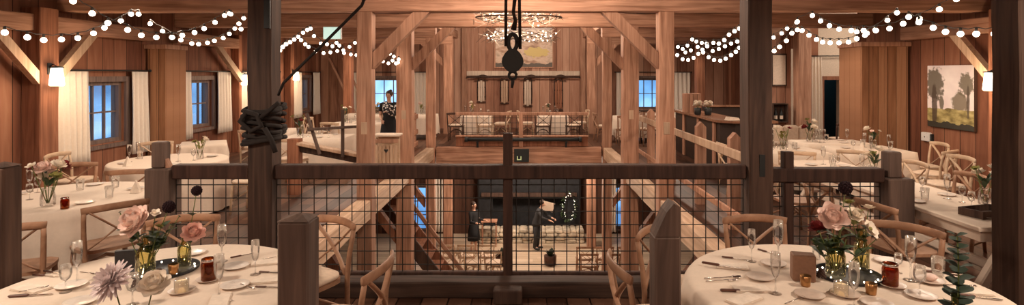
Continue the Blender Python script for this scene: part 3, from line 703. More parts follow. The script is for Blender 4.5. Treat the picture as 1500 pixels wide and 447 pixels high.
# ================================================================ flowers
def petal(b, c, dirv, up, L, W, e0, e1, mi=0, pts=4, cup=.25):
    side = dirv.cross(up); vs = []; fs = []; p = Vector(c); step = L / (pts - 1)
    for i in range(pts):
        t = i / (pts - 1); w = W * math.sin(PI * (.12 + .80 * t)) ** .8
        e = e0 + (e1 - e0) * t; nrm = up * math.cos(e) - dirv * math.sin(e)
        for s in (-1, 0, 1): vs.append(p + side * (s * w) + nrm * (cup * w * abs(s)))
        p = p + (dirv * math.cos(e) + up * math.sin(e)) * step
    for i in range(pts - 1):
        for s in range(2): a = i * 3 + s; fs.append((a, a + 1, a + 4, a + 3))
    b.add(vs, fs, True, mi)
def bloom(b, c, r, kind, axis=(0, 0, 1), seed=0, mi=0, mic=0):
    rr = random.Random(seed); ax = Vector(axis).normalized(); q = Vector((0, 0, 1)).rotation_difference(ax); c = Vector(c)
    def ring(n, L, W, e0, e1, off, h=0, cup=.3, pts=4):
        for i in range(n):
            a = 2 * PI * (i + off) / n + rr.uniform(-.12, .12); d = q @ Vector((math.cos(a), math.sin(a), 0)); petal(b, c + ax * h, d, ax, L * rr.uniform(.9, 1.08), W, e0 + rr.uniform(-.1, .1), e1 + rr.uniform(-.12, .12), mi, pts, cup)
    if kind == 'peony':
        ring(8, r * 1.25, r * .56, -.15, .9, 0, -.45 * r); ring(8, r * 1.2, r * .56, .3, 1.5, .5, -.5 * r); ring(7, r * 1.15, r * .54, .65, 1.95, .2, -.5 * r); ring(6, r * 1.1, r * .48, .95, 2.3, .6, -.5 * r); ring(5, r * .9, r * .4, 1.15, 2.4, .1, -.4 * r); b.ball(c - ax * .15 * r, r * .5, 10, mi)
    elif kind == 'open':
        ring(6, r, r * .5, .1, .45, 0); ring(6, r * .8, r * .45, .4, .9, .5); b.ball(c + ax * r * .12, r * .22, 8, mic)
    elif kind == 'dahlia':
        for k in range(7): ring(20 - k * 2, r * (1.05 - .11 * k), r * .13, -.25 + .2 * k, .15 + .26 * k, k * .5, -.12 * r + .02 * r * k, .5)
        ring(6, r * .3, r * .1, 1.3, 1.9, 0)
    elif kind == 'ball':
        b.ball(c, r * .85, 12, mi)
        for i in range(70):
            z = 1 - 2 * (i + .5) / 70; a = i * 2.4; d = Vector((math.sqrt(1 - z * z) * math.cos(a), math.sqrt(1 - z * z) * math.sin(a), z)); b.ball(c + d * r * .85, r * .17, 5, mi)
    elif kind == 'small':
        ring(5, r, r * .5, .2, .8, 0, 0, .3, 3); ring(4, r * .7, r * .4, .7, 1.5, .5, 0, .3, 3)
def leaf(b, p, dirv, L, W, mi=0, droop=-.5):
    d = Vector(dirv).normalized(); side = d.cross(Vector((0, 0, 1)))
    if side.length < .05: side = Vector((1, 0, 0))
    side.normalize(); up = side.cross(d); vs = []; fs = []; q = Vector(p)
    for i in range(5):
        t = i / 4; w = W * math.sin(PI * (.06 + .9 * t)); e = .3 + droop * t
        for s in (-1, 0, 1): vs.append(q + side * s * w + up * (.22 * w * abs(s)))
        q = q + (d * math.cos(e) + up * math.sin(e)) * (L / 4)
    for i in range(4):
        for s in range(2): a = i * 3 + s; fs.append((a, a + 1, a + 4, a + 3))
    b.add(vs, fs, True, mi)
def curve_pts(p0, p1, bend, n=7):
    p0, p1, bend = Vector(p0), Vector(p1), Vector(bend); return [p0.lerp(p1, t) + bend * (4 * t * (1 - t)) for t in [i / (n - 1) for i in range(n)]]
def flower(base, head, r, kind, mat, label, cat='flower', name=None, axis=None, seed=0, leaves=2, mic=None, bend=None, leafmat='leaf'):
    """one cut flower: stem from its foot to its head, blossom and leaves as parts"""
    base, head = Vector(base), Vector(head); e = empty(name or 'flower', base, 0, label, cat); h = head - base
    bd = Vector(bend) if bend else Vector((0, 0, 0)); pts = curve_pts((0, 0, 0), h, bd)
    b = MB(); b.tube(pts, .0032, 6); b.build('stem', M['stem'], e)
    ax = Vector(axis) if axis else (pts[-1] - pts[-2]); ax.normalize()
    b = MB(); bloom(b, h + ax * r * .2, r, kind, ax, seed, 0, 1); b.build('blossom', [M[mat], M[mic or 'leaf_yellow']], e)
    rr = random.Random(seed)
    for i in range(leaves):
        t = rr.uniform(.55, .85); k = int(t * 6); a = rr.uniform(0, 6.28); b = MB(); leaf(b, pts[k], (math.cos(a), math.sin(a), .3), rr.uniform(.065, .105), rr.uniform(.02, .034)); b.build('leaf', M[leafmat], e)
    return e
def vase_bottle(r, h, mat='bottle', nm='bottle_vase'):
    def mk():
        b = MB(); b.lathe([(r * .9, 0), (r, .01), (r, h * .52), (r * .85, h * .62), (r * .42, h * .76), (r * .36, h * .93), (r * .46, h), (r * .38, h * .995), (r * .30, h * .93), (r * .34, h * .76), (r * .78, h * .62), (r * .9, h * .52), (r * .9, .015), (r * .6, .012)], 18, caps=False)
        return b.build(nm, M[mat])
    return mk
def vase_jar(r, h, mat='glass', nm='glass_vase'):
    def mk():
        b = MB(); b.lathe([(r * .85, 0), (r, .012), (r * 1.03, h * .5), (r * .82, h * .86), (r * .86, h), (r * .78, h), (r * .75, h * .86), (r * .94, h * .5), (r * .9, .02), (r * .5, .016)], 18, caps=False)
        return b.build(nm, M[mat])
    return mk
BQ = {}
def bouquet(x, y, z, label, mats, s=1.0, seed=0, group=None, vase='glass', simple_=False, height=.30):
    """small vase of mixed flowers standing on a table: vase is a thing, the bunch of flowers another"""
    rr = random.Random(seed)
    v = inst(('bvase', vase), vase_jar(.045, .13, vase, 'flower_vase'), (x, y, z), 0, label.replace('flowers', 'vase holding flowers') if 'flowers' in label else 'vase of ' + label, 'vase', None, s)
    e = empty('bouquet', (x, y, z + .02 * s), 0, label, 'flowers', group)
    for i, m in enumerate(mats):
        a = rr.uniform(0, 6.28) if i else 0; a = 2 * PI * i / len(mats) + rr.uniform(-.3, .3); q = (.05 + .06 * rr.random()) * s; h = (height * rr.uniform(.72, 1.05) - .02) * s
        hd = Vector((q * math.cos(a), q * math.sin(a), h)); b = MB(); b.tube(curve_pts((0.008 * math.cos(a), .008 * math.sin(a), 0), hd, (0, 0, .0), 4), .003 * s, 5); b.build('stem', M['stem'], e)
        b = MB(); kd = 'ball' if m in ('darkflower',) else 'peony' if rr.random() < .6 and m != 'leaf_yellow' else 'small'
        bloom(b, hd, (.045 if kd != 'small' else .04) * s * rr.uniform(.85, 1.2), kd, (math.cos(a) * .5, math.sin(a) * .5, 1), seed * 10 + i); b.build('blossom', M[m], e)
    b = MB()
    for i in range(9):
        a = rr.uniform(0, 6.28); leaf(b, (.02 * math.cos(a), .02 * math.sin(a), (.11 + .1 * rr.random()) * s), (math.cos(a), math.sin(a), .5 + rr.random()), .09 * s, .018 * s, 0, -.7)
    b.build('foliage', M['leaf' if seed % 3 else 'leaf_yellow'], e)
    return e

# ================================================================ tableware
def mk_glass(name, prof_bowl, stem=None, foot=None):
    def mk():
        e = empty(name, (0, 0, 0)); b = MB(); b.lathe(prof_bowl, 18, caps=False); b.build('bowl', M['glass'], e)
        if stem: b = MB(); b.lathe(stem, 10); b.build('stem', M['glass'], e)
        if foot: b = MB(); b.lathe(foot, 18); b.build('foot', M['glass'], e)
        return e
    return mk
FOOT = [(.033, 0), (.034, .002), (.012, .006), (.005, .012)]
mk_flute = mk_glass('champagne_flute', [(.004, .085), (.016, .10), (.024, .13), (.027, .17), (.025, .225), (.0235, .225), (.0255, .17), (.0225, .13), (.014, .102), (.002, .089)], [(.0045, .0125), (.0035, .05), (.0045, .0845)], FOOT)
mk_wine = mk_glass('wine_glass', [(.004, .075), (.025, .09), (.036, .12), (.036, .15), (.030, .185), (.0285, .185), (.0345, .15), (.0345, .12), (.024, .092), (.002, .079)], [(.0045, .0125), (.004, .045), (.0045, .0745)], [(r * 1.05, z) for r, z in FOOT])
def mk_tumbler():
    b = MB(); b.lathe([(.028, 0), (.031, .004), (.034, .06), (.037, .115), (.0355, .115), (.0325, .06), (.029, .012), (.01, .01)], 18, caps=False); return b.build('water_glass', M['glass'])
def mk_plate(r, mat, nm='side_plate'):
    def mk():
        b = MB(); b.lathe([(r * .55, 0), (r * .6, .003), (r * .98, .013), (r, .016), (r * .97, .017), (r * .62, .007), (0.001, .006)], 28); return b.build(nm, M[mat])
    return mk
def mk_knife(hm='handle'):
    def mk():
        e = empty('dinner_knife', (0, 0, 0)); b = MB(); b.box(-.115, -.01, -.009, .009, .001, .014, c=.004); b.build('handle', M[hm], e)
        b = MB(); b.prism([(-.01, -.007), (.09, -.009), (.112, -.004), (.115, .002), (.10, .008), (-.01, .006)], .004, .0065, 'z'); b.build('blade', M['silver'], e); return e
    return mk
def mk_fork():
    b = MB(); b.tube([(-.10, 0, .004), (0, 0, .006), (.03, 0, .009), (.045, 0, .006)], [.006, .0035, .0035, .006], 6, flat=(1, .5))
    b.box(.043, .058, -.012, .012, .003, .006)
    for i in range(4): y = -.0105 + .007 * i; b.tube([(.056, y, .0045), (.08, y, .004), (.10, y, .007)], .0017, 5)
    return b.build('fork', M['silver'])
def mk_spoon():
    b = MB(); b.tube([(-.10, 0, .004), (0, 0, .006), (.05, 0, .007)], [.006, .0035, .004], 6, flat=(1, .5)); b.ball((.075, 0, .0075), (.03, .019, .005), 12); return b.build('spoon', M['silver'])
def mk_napkin():
    b = MB(); b.box(-.11, .11, -.055, .055, 0, .006, c=.002); b.box(-.108, .105, -.053, .05, .0062, .012, c=.002); return b.build('napkin', M['napkin'])
def mk_napkin_peak():
    b = MB(); vs = []; n = 10
    b.add([(-.05, -.04, 0), (.05, -.04, 0), (.05, .04, 0), (-.05, .04, 0), (0, -.012, .14), (0, .012, .14), (-.008, 0, .13)], [(3, 2, 1, 0), (0, 1, 4), (2, 3, 5), (1, 2, 5, 4), (3, 0, 4, 6), (3, 6, 5), (4, 5, 6)]); return b.build('folded_napkin', M['napkin'])
def mk_jar(col, nm):
    def mk():
        e = empty(nm, (0, 0, 0)); b = MB(); b.lathe([(.040, 0), (.045, .006), (.046, .10), (.041, .118), (.041, .135), (.039, .135), (.039, .118), (.0435, .10), (.0425, .008), (.01, .006)], 20, caps=False); b.build('jar', M['amber_glass'], e)
        b = MB(); b.lathe([(.0415, .0085), (.0425, .012), (.0425, .098), (.02, .1), (.001, .1)], 20); b.build('filling', M[col], e)
        b = MB(); b.lathe([(.043, .122), (.0435, .126), (.043, .136), (.0415, .137), (.0415, .122)], 20, caps=False); b.build('rim', M['silver'], e); return e
    return mk
def mk_votive():
    b = MB(); b.lathe([(.024, 0), (.027, .004), (.032, .062), (.0305, .063), (.0255, .012), (.001, .011)], 18, caps=True); return b.build('votive_holder', M['gold'])
def mk_candle():
    e = empty('pillar_candle', (0, 0, 0)); b = MB(); b.lathe([(.033, 0), (.036, .003), (.036, .058), (.032, .062), (.02, .058), (.001, .057)], 18); b.build('wax', M['wax'], e)
    b = MB(); b.lathe([(.038, 0), (.040, .002), (.041, .075), (.0395, .075), (.0382, .002)], 18, caps=False); b.build('cup', M['glass'], e)
    b = MB(); b.tube([(0, 0, .057), (0.001, 0, .068)], .0012, 5); b.build('wick', M['black'], e); return e
def mk_tray(r):
    def mk():
        b = MB(); b.lathe([(r * .97, 0), (r, .004), (r, .02), (r * .97, .021), (r * .96, .008), (.001, .008)], 36); return b.build('round_tray', M['slate'])
    return mk
def mk_cone():
    b = MB()
    for k in range(6):
        for i in range(7):
            a = 2 * PI * (i + .5 * k) / 7; rr = .032 * (1 - k / 7.5); d = Vector((math.cos(a), math.sin(a), .5 + .15 * k)); b.ball((rr * .75 * math.cos(a), rr * .75 * math.sin(a), .008 + .009 * k), (.009, .009, .006), 6)
    b.ball((0, 0, .03), (.017, .017, .03), 8); return b.build('pine_cone', M['cone'])
def orient(p0, p1, z=.7625):
    """two photo points on the table top: middle, heading"""
    a, c = on(*p0, z), on(*p1, z); m = (a + c) / 2; return m, math.atan2((c - a).y, (c - a).x), (c - a).length
TZ = .7625
# ================================================================ near window-side table
T1 = (-2.30, 3.46)
round_table(*T1, .92, 'big round cream-clothed table at the front on the window side', 3, .56)
def put(kind, mk, px, py, label, cat, rz=0.0, s=None, z=TZ, group=None):
    p = on(px, py, z); return inst(kind, mk, p, rz, label, cat, group, s)
def cut(kind, mk, p0, p1, label, cat, base_len, z=TZ, fit=True):
    m, a, L = orient(p0, p1, z); return inst(kind, mk, m, a, label, cat, None, (max(.7, min(1.3, L / base_len)) if fit else None))
NK = ('napkin', mk_napkin)
tray = put('tray', mk_tray(.2), 243, 396, 'black round tray under the green vases on the window-side table', 'tray')
tz = TZ + .0215
def T(px, py): p = on(px, py, tz); return p
b1 = T(213, 402); b2 = T(270, 392)
inst('bvase1', vase_bottle(.045, .2), b1, 0, 'stout yellow-green bottle vase holding the big blush peony', 'vase', None, 1.25)
inst('bvase2', vase_bottle(.038, .21), b2, 0, 'slender yellow-green bottle vase with one coral pink flower', 'vase', None, 1.1)
def head(px, py, d): return pt(px, py, d)
d1, d2 = b1.y, b2.y
up = Vector((0, 0, .02))
flower(b1 + up, head(197, 323, d1 - .02), .098, 'peony', 'pink', 'large blush peony on the window-side front table', seed=1, axis=(-.4, -.8, .6))
flower(b1 + up + Vector((.006, 0, 0)), head(228, 314, d1 + .03), .035, 'small', 'white', 'small white bloom right behind the large blush peony', seed=2, axis=(.2, -.5, .7))
flower(b1 + up + Vector((.0, .006, 0)), head(233, 334, d1), .03, 'small', 'leaf_yellow', 'greenish yellow sprig tucked beside the blush peony', seed=3, leaves=4)
flower(b1 + up + Vector((-.006, .0, 0)), head(247, 305, d1 + .12), .042, 'ball', 'darkflower', 'near-black round scabiosa, the lower one before the mesh railing', seed=4, leaves=3)
flower(b2 + up, head(288, 281, d2 + .1), .036, 'ball', 'darkflower', 'near-black round scabiosa, the upper one against the mesh', seed=5, leaves=2)
flower(b2 + up + Vector((.005, 0, 0)), head(283, 340, d2 - .01), .065, 'peony', 'coral', 'coral pink flower in the slender bottle vase', seed=6, axis=(.4, -.6, .7))
for i, (px, py) in enumerate(((176, 312), (250, 330), (262, 318), (226, 346))):
    flower(b1 + up + Vector((.004 * (i - 2), -.006, 0)), head(px, py, d1 + .03 * i), .012, 'small', 'leaf', ['leafy stem arching toward the chairs behind the peony', 'leafy stem reaching between the two bottle vases', 'tallest leafy stem between the two dark scabiosas', 'short leafy stem under the blush peony'][i], 'greenery', 'leafy_stem', seed=10 + i, leaves=9)
# front vase with the two pale flowers standing up before the camera
fv = on(198, 520, TZ); inst('bvase3', vase_jar(.045, .13), fv, 0, 'clear jar vase of two pale flowers at the table front', 'vase')
flower(fv + Vector((-.01, 0, .02)), pt(165, 412, fv.y - .05), .10, 'dahlia', 'lilac', 'large lilac-white dahlia on a leaning stem', seed=21, axis=(-.35, -.75, .6), leaves=0)
flower(fv + Vector((.01, 0, .02)), pt(226, 415, fv.y), .066, 'peony', 'white', 'white ranunculus standing beside the lilac-white dahlia', seed=22, axis=(.1, -.5, .8), leaves=0)
put('cone', mk_cone, 233, 407, 'brown pine cone on the black tray of the window-side table', 'pine cone', z=tz)
put('cone', mk_cone, 199, 424, 'brown pine cone lying in front of the black tray', 'pine cone')
put('votive', mk_votive, 254, 401, 'small gold votive holder between the green bottle vases', 'votive', z=tz)
cs = put('saucer', mk_plate(.075, 'plate', 'saucer'), 266, 428, 'tan saucer under the cream candle, window-side table', 'saucer')
put('candle', mk_candle, 266, 427, 'cream candle in a glass cup, window-side table', 'candle', z=TZ + .0078)
put('saucer', mk_plate(.075, 'plate', 'saucer'), 306, 411, 'tan saucer under the brown jar, window-side table', 'saucer')
put('jar_brown', mk_jar('amber_wax', 'mason_jar'), 306, 410, 'dark brown filled jar on the window-side front table', 'jar', z=TZ + .0078)
b = MB(); b.box(-.07, .07, -.012, .012, .0, .125, c=.004); c0 = on(186, 393); o = empty('table_sign', c0, .25, 'small black table sign card behind the bottle vases', 'sign')
b.build('card', M['slate'], o); b = MB(); b.box(-.06, .06, -.03, .03, -.0, .012, c=.003); b.xf(Matrix.Translation((0, .045, 0))); b.build('stand', M['timber_dark'], o)
put('flute', mk_flute, 325, 383, 'tall flute behind the brown jar, window-side table', 'glass', s=1.15)
put('flute', mk_flute, 374, 402, 'flute nearest the grey pointed newel', 'glass', s=1.0)
put('flute', mk_flute, 321, 434, 'flute in front of the brown jar, window-side table', 'glass', s=1.1)
put('flute', mk_flute, 113, 414, 'taller of the two glasses beside the glass plate', 'glass', s=1.15)
put('wine', mk_wine, 96, 428, 'shorter wine glass beside the glass plate', 'glass', s=.9)
put('wine', mk_wine, 194, 446, 'wine glass between the dahlia and the ranunculus', 'glass', s=.95)
gp = ('gplate', mk_plate(.085, 'white_plate', 'bread_plate'))
put(*gp, 104, 420, 'white bread plate by the two glasses on the table\'s window end', 'plate')
put(*gp, 345, 392, 'white bread plate before the flute nearest the newel', 'plate')
put(*gp, 344, 420, 'white bread plate beyond the front flute by the brown jar', 'plate')
put(*gp, 118, 444, 'white bread plate left of the lilac-white dahlia', 'plate')
put(*gp, 283, 372, 'white bread plate at the table\'s back edge by the coral flower', 'plate')
for p0, p1, lab in (((48, 404), (86, 406), 'dark-handled knife lying past the two glasses'), ((64, 398), (92, 402), 'second dark-handled knife just behind its twin past the two glasses'),
                    ((12, 436), (78, 432), 'knife across the napkin at the table\'s window end'), ((340, 378), (370, 372), 'knife by the back bread plate and newel'), ((376, 421), (408, 422), 'knife beside the napkin next to the newel'), ((380, 399), (412, 401), 'knife close behind the napkin next to the newel')):
    cut('knife', mk_knife(), p0, p1, lab, 'knife', .23)
for p0, p1, lab in (((388, 380), (412, 376), 'fork at the table edge behind the newel'), ((372, 424), (345, 415), 'fork leaning on the bread plate by the newel'), ((30, 428), (70, 420), 'fork on the napkin at the table\'s window end'), ((118, 399), (140, 402), 'fork behind the taller glass, window-side table'), ((322, 432), (340, 442), 'fork just beside the front flute by the brown jar')):
    cut('fork', mk_fork, p0, p1, lab, 'fork', .2, z=TZ + .013 if 'napkin' in lab else TZ)
put(*NK, 396, 411, 'cream napkin next to the grey pointed newel', 'napkin', .2); put(*NK, 46, 424, 'cream napkin under fork at the table\'s window end', 'napkin', -.3)
put(*NK, 394, 385, 'cream napkin at the back edge near the newel', 'napkin', .3); put(*NK, 322, 442, 'cream napkin in front of the brown jar', 'napkin', -1.2)

# ================================================================ near bar-side table
T2 = (1.95, 3.46)
round_table(*T2, .92, 'big round cream-clothed table at the front on the bar side', 8, .56)
put('tray', None, 1242, 404, 'black round tray under the flower vases on the bar-side table', 'tray')
c1 = T(1224, 405); c2 = T(1262, 394); c3 = T(1243, 414)
inst('bvase1', None, c1, 0, 'stout yellow-green bottle vase under the large pink rose', 'vase', None, 1.3)
inst('bvase2', None, c2, 0, 'slender yellow-green bottle vase under the white blooms', 'vase', None, 1.25)
dd = c1.y
flower(c1 + up, head(1220, 317, dd - .05), .082, 'peony', 'pink', 'large pink rose on the bar-side front table', seed=31, axis=(-.3, -.8, .5), leaves=4)
flower(c1 + up + Vector((.006, 0, 0)), head(1238, 277, dd + .06), .045, 'ball', 'darkflower', 'tall near-black scabiosa above the pink rose', seed=32, axis=(.1, -.3, 1))
flower(c1 + up + Vector((-.006, 0, 0)), head(1198, 333, dd + .05), .06, 'peony', 'burgundy', 'dark red bloom behind the pink rose', seed=33)
flower(c2 + up, head(1270, 337, c2.y - .06), .068, 'open', 'white', 'open white bloom at the bunch\'s outer edge', seed=34, axis=(.5, -.7, .5), leaves=2)
flower(c2 + up + Vector((.0, .006, 0)), head(1254, 314, c2.y), .05, 'peony', 'white', 'cream bloom right above the open white one', seed=35, axis=(.1, -.6, .7))
flower(c2 + up + Vector((-.006, .0, 0)), head(1272, 308, c2.y + .05), .05, 'small', 'white', 'loose white sprig topping the bunch', seed=36, leaves=4)
flower(c2 + up + Vector((.006, .004, 0)), head(1244, 300, c2.y), .045, 'small', 'leaf_yellow', 'yellow-green sprig between pink rose and white blooms', seed=37, leaves=5, leafmat='leaf_yellow')
for i, (px, py) in enumerate(((1190, 352), (1212, 345), (1240, 350), (1232, 300), (1282, 352), (1200, 340))):
    flower(c1 + up + Vector((.003 * (i - 2), -.005, 0)), head(px, py, dd - .02 * i), .012, 'small', 'leaf', ['leafy stem drooping lowest on the wood block side', 'leafy stem just below the pink rose', 'leafy stem in the middle of the bunch', 'leafy stem rising to the near-black scabiosa', 'leafy stem drooping on the red tea side', 'leafy stem under the dark red bloom'][i], 'greenery', 'leafy_stem', seed=40 + i, leaves=9)
b = MB(); b.box(-.068, .068, -.045, .045, 0, .168, c=.006); p = on(1176, 410); tag(b.build('wood_block', M['block'], loc=(p.x, p.y, p.z), rot=(0, 0, -.25)), 'upright brown wood block on the bar-side front table', 'block')
put('votive', None, 1180, 419, 'gold votive holder before the brown wood block', 'votive', s=1.05); put('votive', None, 1276, 431, 'gold votive holder in front of the tray, toward the red tea jar', 'votive', s=1.05)
put('cone', None, 1203, 407, 'pine cone on the tray beside the wood block', 'pine cone', z=tz)
put('saucer', None, 1238, 433, 'tan saucer under the cream candle, bar-side table', 'saucer', s=1.1); put('candle', None, 1232, 432, 'cream candle in front of the tray, bar-side table', 'candle', z=TZ + .009)
put('saucer', None, 1308, 420, 'tan saucer under the jar of red tea', 'saucer'); put('jar_tea', mk_jar('tea', 'mason_jar'), 1304, 418, 'glass jar of red tea on the bar-side front table', 'jar', z=TZ + .0078)
for k, px, py, s, lab in (('flute', 1101, 383, 1.0, 'flute nearest the table\'s opening side, bar-side front table'), ('flute', 1140, 384, 1.3, 'tallest flute behind the stoneware plates, bar-side table'), ('flute', 1136, 430, 1.1, 'flute standing between the plates and wood block'),
                          ('flute', 1251, 450, 1.12, 'flute at the front before the flowers'), ('flute', 1334, 411, 1.25, 'flute right behind the red tea jar')):
    put(k, None, px, py, lab, 'glass', s=s)
put('tumbler', mk_tumbler, 1374, 405, 'water glass near the eucalyptus sprig', 'glass', s=1.1); put('wine', None, 1347, 432, 'wine glass beside the red tea jar', 'glass', s=.95); put('tumbler', None, 1196, 380, 'water glass behind the wood block', 'glass', s=.8)
put('wine', None, 1316, 400, 'wine glass behind the red tea saucer', 'glass', s=.7)
sp = ('splate', mk_plate(.085, 'plate'))
for px, py, lab in ((1113, 408, 'tan stoneware plate nearest the knives on the opening side'), (1133, 388, 'tan stoneware plate under the tallest flute'), (1186, 434, 'tan stoneware plate in front of the wood block'), (1349, 435, 'tan stoneware plate under the wine glass by the tea'), (1362, 413, 'tan stoneware plate with a pink roll'), (1285, 447, 'tan stoneware plate at the very front by the votive'), (1300, 384, 'tan stoneware plate at the table back behind the tea')):
    put(*sp, px, py, lab, 'plate')
b = MB(); b.ball((0, 0, .022), (.035, .03, .024), 12); b.ball((.03, .01, .018), (.025, .022, .018), 10); p = on(1362, 411, TZ + .008); tag(b.build('bread_roll', M['pink'], loc=tuple(p), rot=(0, 0, 0)), 'pinkish bread roll on its plate by the eucalyptus', 'bread')
for p0, p1, lab in (((1057, 377), (1095, 382), 'knife at the table edge behind the long brown knife'), ((1028, 386), (1086, 395), 'long knife with a red-brown handle on a napkin'), ((1055, 427), (1120, 429), 'brown-handled knife at the front on the opening side'), ((1114, 367), (1135, 373), 'knife by the back chair of the bar-side table'), ((1352, 398), (1415, 404), 'knife before the eucalyptus sprig'), ((1395, 432), (1470, 441), 'knife at the table edge past the eucalyptus')):
    cut('knife', None, p0, p1, lab, 'knife', .23, z=TZ + (.013 if 'napkin' in lab else 0))
cut('spoon', mk_spoon, (1032, 409), (1086, 407), 'dark spoon on the opening side, bar-side front table', 'spoon', .2)
cut('fork', None, (1034, 413), (1080, 411), 'fork next to the dark spoon, bar-side front table', 'fork', .2); cut('fork', None, (1150, 446), (1178, 436), 'fork resting before the plate at the wood block', 'fork', .2)
cut('fork', None, (1385, 418), (1430, 420), 'fork next to the eucalyptus sprig', 'fork', .2)
put(*NK, 1072, 391, 'cream napkin under the long red-brown handled knife', 'napkin', -.2); put(*NK, 1100, 424, 'cream napkin behind the front brown-handled knife', 'napkin', 0.0); put(*NK, 1420, 428, 'cream napkin past the eucalyptus sprig', 'napkin', -.2)
put(*NK, 1090, 440, 'cream napkin at the table front corner', 'napkin', .6)
# little strings of fairy lights laid on the two trays
def fairy(c, label, seed):
    e = empty('fairy_light_string', c, 0, label, 'string lights'); rr = random.Random(seed); P = []
    for i in range(29): a = 2 * PI * i / 28 * .93; q = .165 + .012 * math.sin(5 * a); P.append((q * math.cos(a), q * math.sin(a), .004 + .006 * abs(math.sin(3 * a + seed))))
    b = MB(); b.tube(P, .0015, 5); b.build('wire', M['cord'], e); l0_ = None
    for p in P[1::2]:
        if l0_ is None: b = MB(); b.ball((0, 0, .006), .0055, 8); l0_ = b.build('bulb', M['bulb_small'], e); l0_.location = p
        else: c2 = l0_.copy(); COL.objects.link(c2); c2.parent = e; c2.location = p
fairy(on(243, 396, tz - .012), 'tiny string of lights looped on the window-side tray', 1); fairy(on(1242, 404, tz - .012), 'tiny string of lights looped on the bar-side tray', 2)
# eucalyptus sprig in a bottle at the table front
ev = on(1399, 500, TZ); inst('bvase2', None, ev, 0, 'bottle vase with the tall eucalyptus sprig', 'vase')
top = pt(1402, 346, ev.y); e = empty('eucalyptus_sprig', ev + up, 0, 'tall dark eucalyptus sprig at the front of the bar-side table', 'greenery')
hv = top - ev - up; b = MB(); b.tube(curve_pts((0, 0, 0), hv, (.012, 0, 0)), .0035, 6); b.build('stem', M['stem'], e); sp_ = curve_pts((0, 0, 0), hv, (.012, 0, 0), 17)
for i in range(3, 17):
    k = 1 - .5 * (i - 3) / 13
    for s in (0, 1):
        a = i * 1.35 + s * PI; d = Vector((math.cos(a), math.sin(a), .15)).normalized(); b = MB(); leaf(b, sp_[i], d, .092 * k, .054 * k, 0, -.2); b.build('leaf', M['leaf_blue'], e)

# ================================================================ chairs at the two front tables
chair(-1.72, 4.43, T1, 'wooden cross-back chair behind the grey pointed newel')
chair(-1.19, 3.62, (-2.2, 3.72), 'wooden chair turned side-on next to the grey pointed newel')
chair(-2.74, 4.47, T1, 'wooden chair behind the window-side flowers, back to the short mesh railing')
chair(-3.72, 3.95, T1, 'wooden chair at the far window end of the front round table')
chair(.88, 3.64, (2.0, 3.74), 'wooden chair turned side-on in front of the stake-topped newel'), chair(1.22, 4.2, T2, 'wooden chair partly behind the stake-topped newel')
chair(1.94, 4.45, T2, 'wooden chair with its back to the thick mortised post'); chair(2.82, 4.28, T2, 'wooden chair behind the red tea jar, by the grey stub newel')

# ================================================================ further tables
RANK = ['closest', 'second closest', 'third closest', 'fourth closest', 'fifth closest', 'sixth closest', 'seventh closest', 'eighth closest', 'ninth closest', 'tenth closest']
def dress(cx, cy, rx, ry, desc, n_glass, n_plate, seed, flowers, fpos=(0, 0), extra=True, s=1.0, nap=0):
    r = random.Random(seed); fl = Vector((cx + fpos[0], cy + fpos[1], TZ))
    bouquet(fl.x, fl.y, TZ, 'flowers on the ' + desc, flowers, s, seed)
    spots = []
    def free(p, m): return all((p - q).length > m + k for q, k in spots) and (p - fl).length > .09 * s + m
    pts = []
    for i in range(n_plate):
        a = 2 * PI * (i + .3) / n_plate + .2; p = Vector((cx + rx * .74 * math.cos(a), cy + ry * .74 * math.sin(a), TZ))
        if free(p, .09): spots.append((p, .09)); pts.append(('plate', p, a))
    tries = 0; ng = 0
    while ng < n_glass and tries < 400:
        tries += 1; a = r.uniform(0, 6.28); q = r.uniform(.3, .86); p = Vector((cx + rx * q * math.cos(a), cy + ry * q * math.sin(a), TZ))
        if free(p, .042): spots.append((p, .042)); pts.append((r.choice(['flute', 'wine', 'tumbler']), p, 0)); ng += 1
    tries = 0; nn = 0
    while nn < nap and tries < 200:
        tries += 1; a = r.uniform(0, 6.28); p = Vector((cx + rx * .8 * math.cos(a), cy + ry * .8 * math.sin(a), TZ))
        if free(p, .07): spots.append((p, .07)); pts.append(('peak', p, a)); nn += 1
    cnt = {}
    for k, p, a in sorted(pts, key=lambda t: (t[1] - fl).length):
        i = cnt[k] = cnt.get(k, 0) + 1
        nme = {'plate': 'bread plate', 'flute': 'champagne flute', 'wine': 'wine glass', 'tumbler': 'water glass', 'peak': 'folded napkin'}[k]
        lab = f'{nme} {RANK[i - 1]} to flowers on the {desc}'
        mk = {'plate': gp, 'flute': ('flute', None), 'wine': ('wine', None), 'tumbler': ('tumbler', None), 'peak': ('peak', mk_napkin_peak)}[k]
        inst(mk[0], mk[1], p, a, lab, {'plate': 'plate', 'peak': 'napkin'}.get(k, 'glass'))
# window side, second table
L3 = (-5.4, 8.6); L2 = (-4.92, 6.1); round_table(*L2, .82, 'round cream-clothed table with the dark red flower', 5)
dress(*L2, .8, .8, 'round table with the dark red flower', 7, 5, 11, ['white', 'pink', 'burgundy', 'pink', 'white', 'burgundy', 'white', 'pink', 'leaf_yellow'], (.19, -.5), s=1.4, nap=2)
p = on(95, 306, TZ); inst('jar_tea', None, p, 0, 'small jar of tea beside the dark red flower', 'jar', None, .8)
chair(-4.0, 5.4, L2, 'brown chair with its back to the near window-side flowers', cush=False); chair(-4.25, 4.72, L2, 'brown chair nearest the dark square newel', cush=False)
chair(-6.05, 6.35, L2, 'brown chair on the window side of the dark-red-flower table'); chair(-5.85, 7.3, L2, 'brown chair between the first two window-side cloth tables')
chair(-5.0, 7.3, L3, 'brown chair between the dark-red-flower table and the first-window table', cush=False)
round_table(*L3, .8, 'round cream-clothed table under the first window', 6)
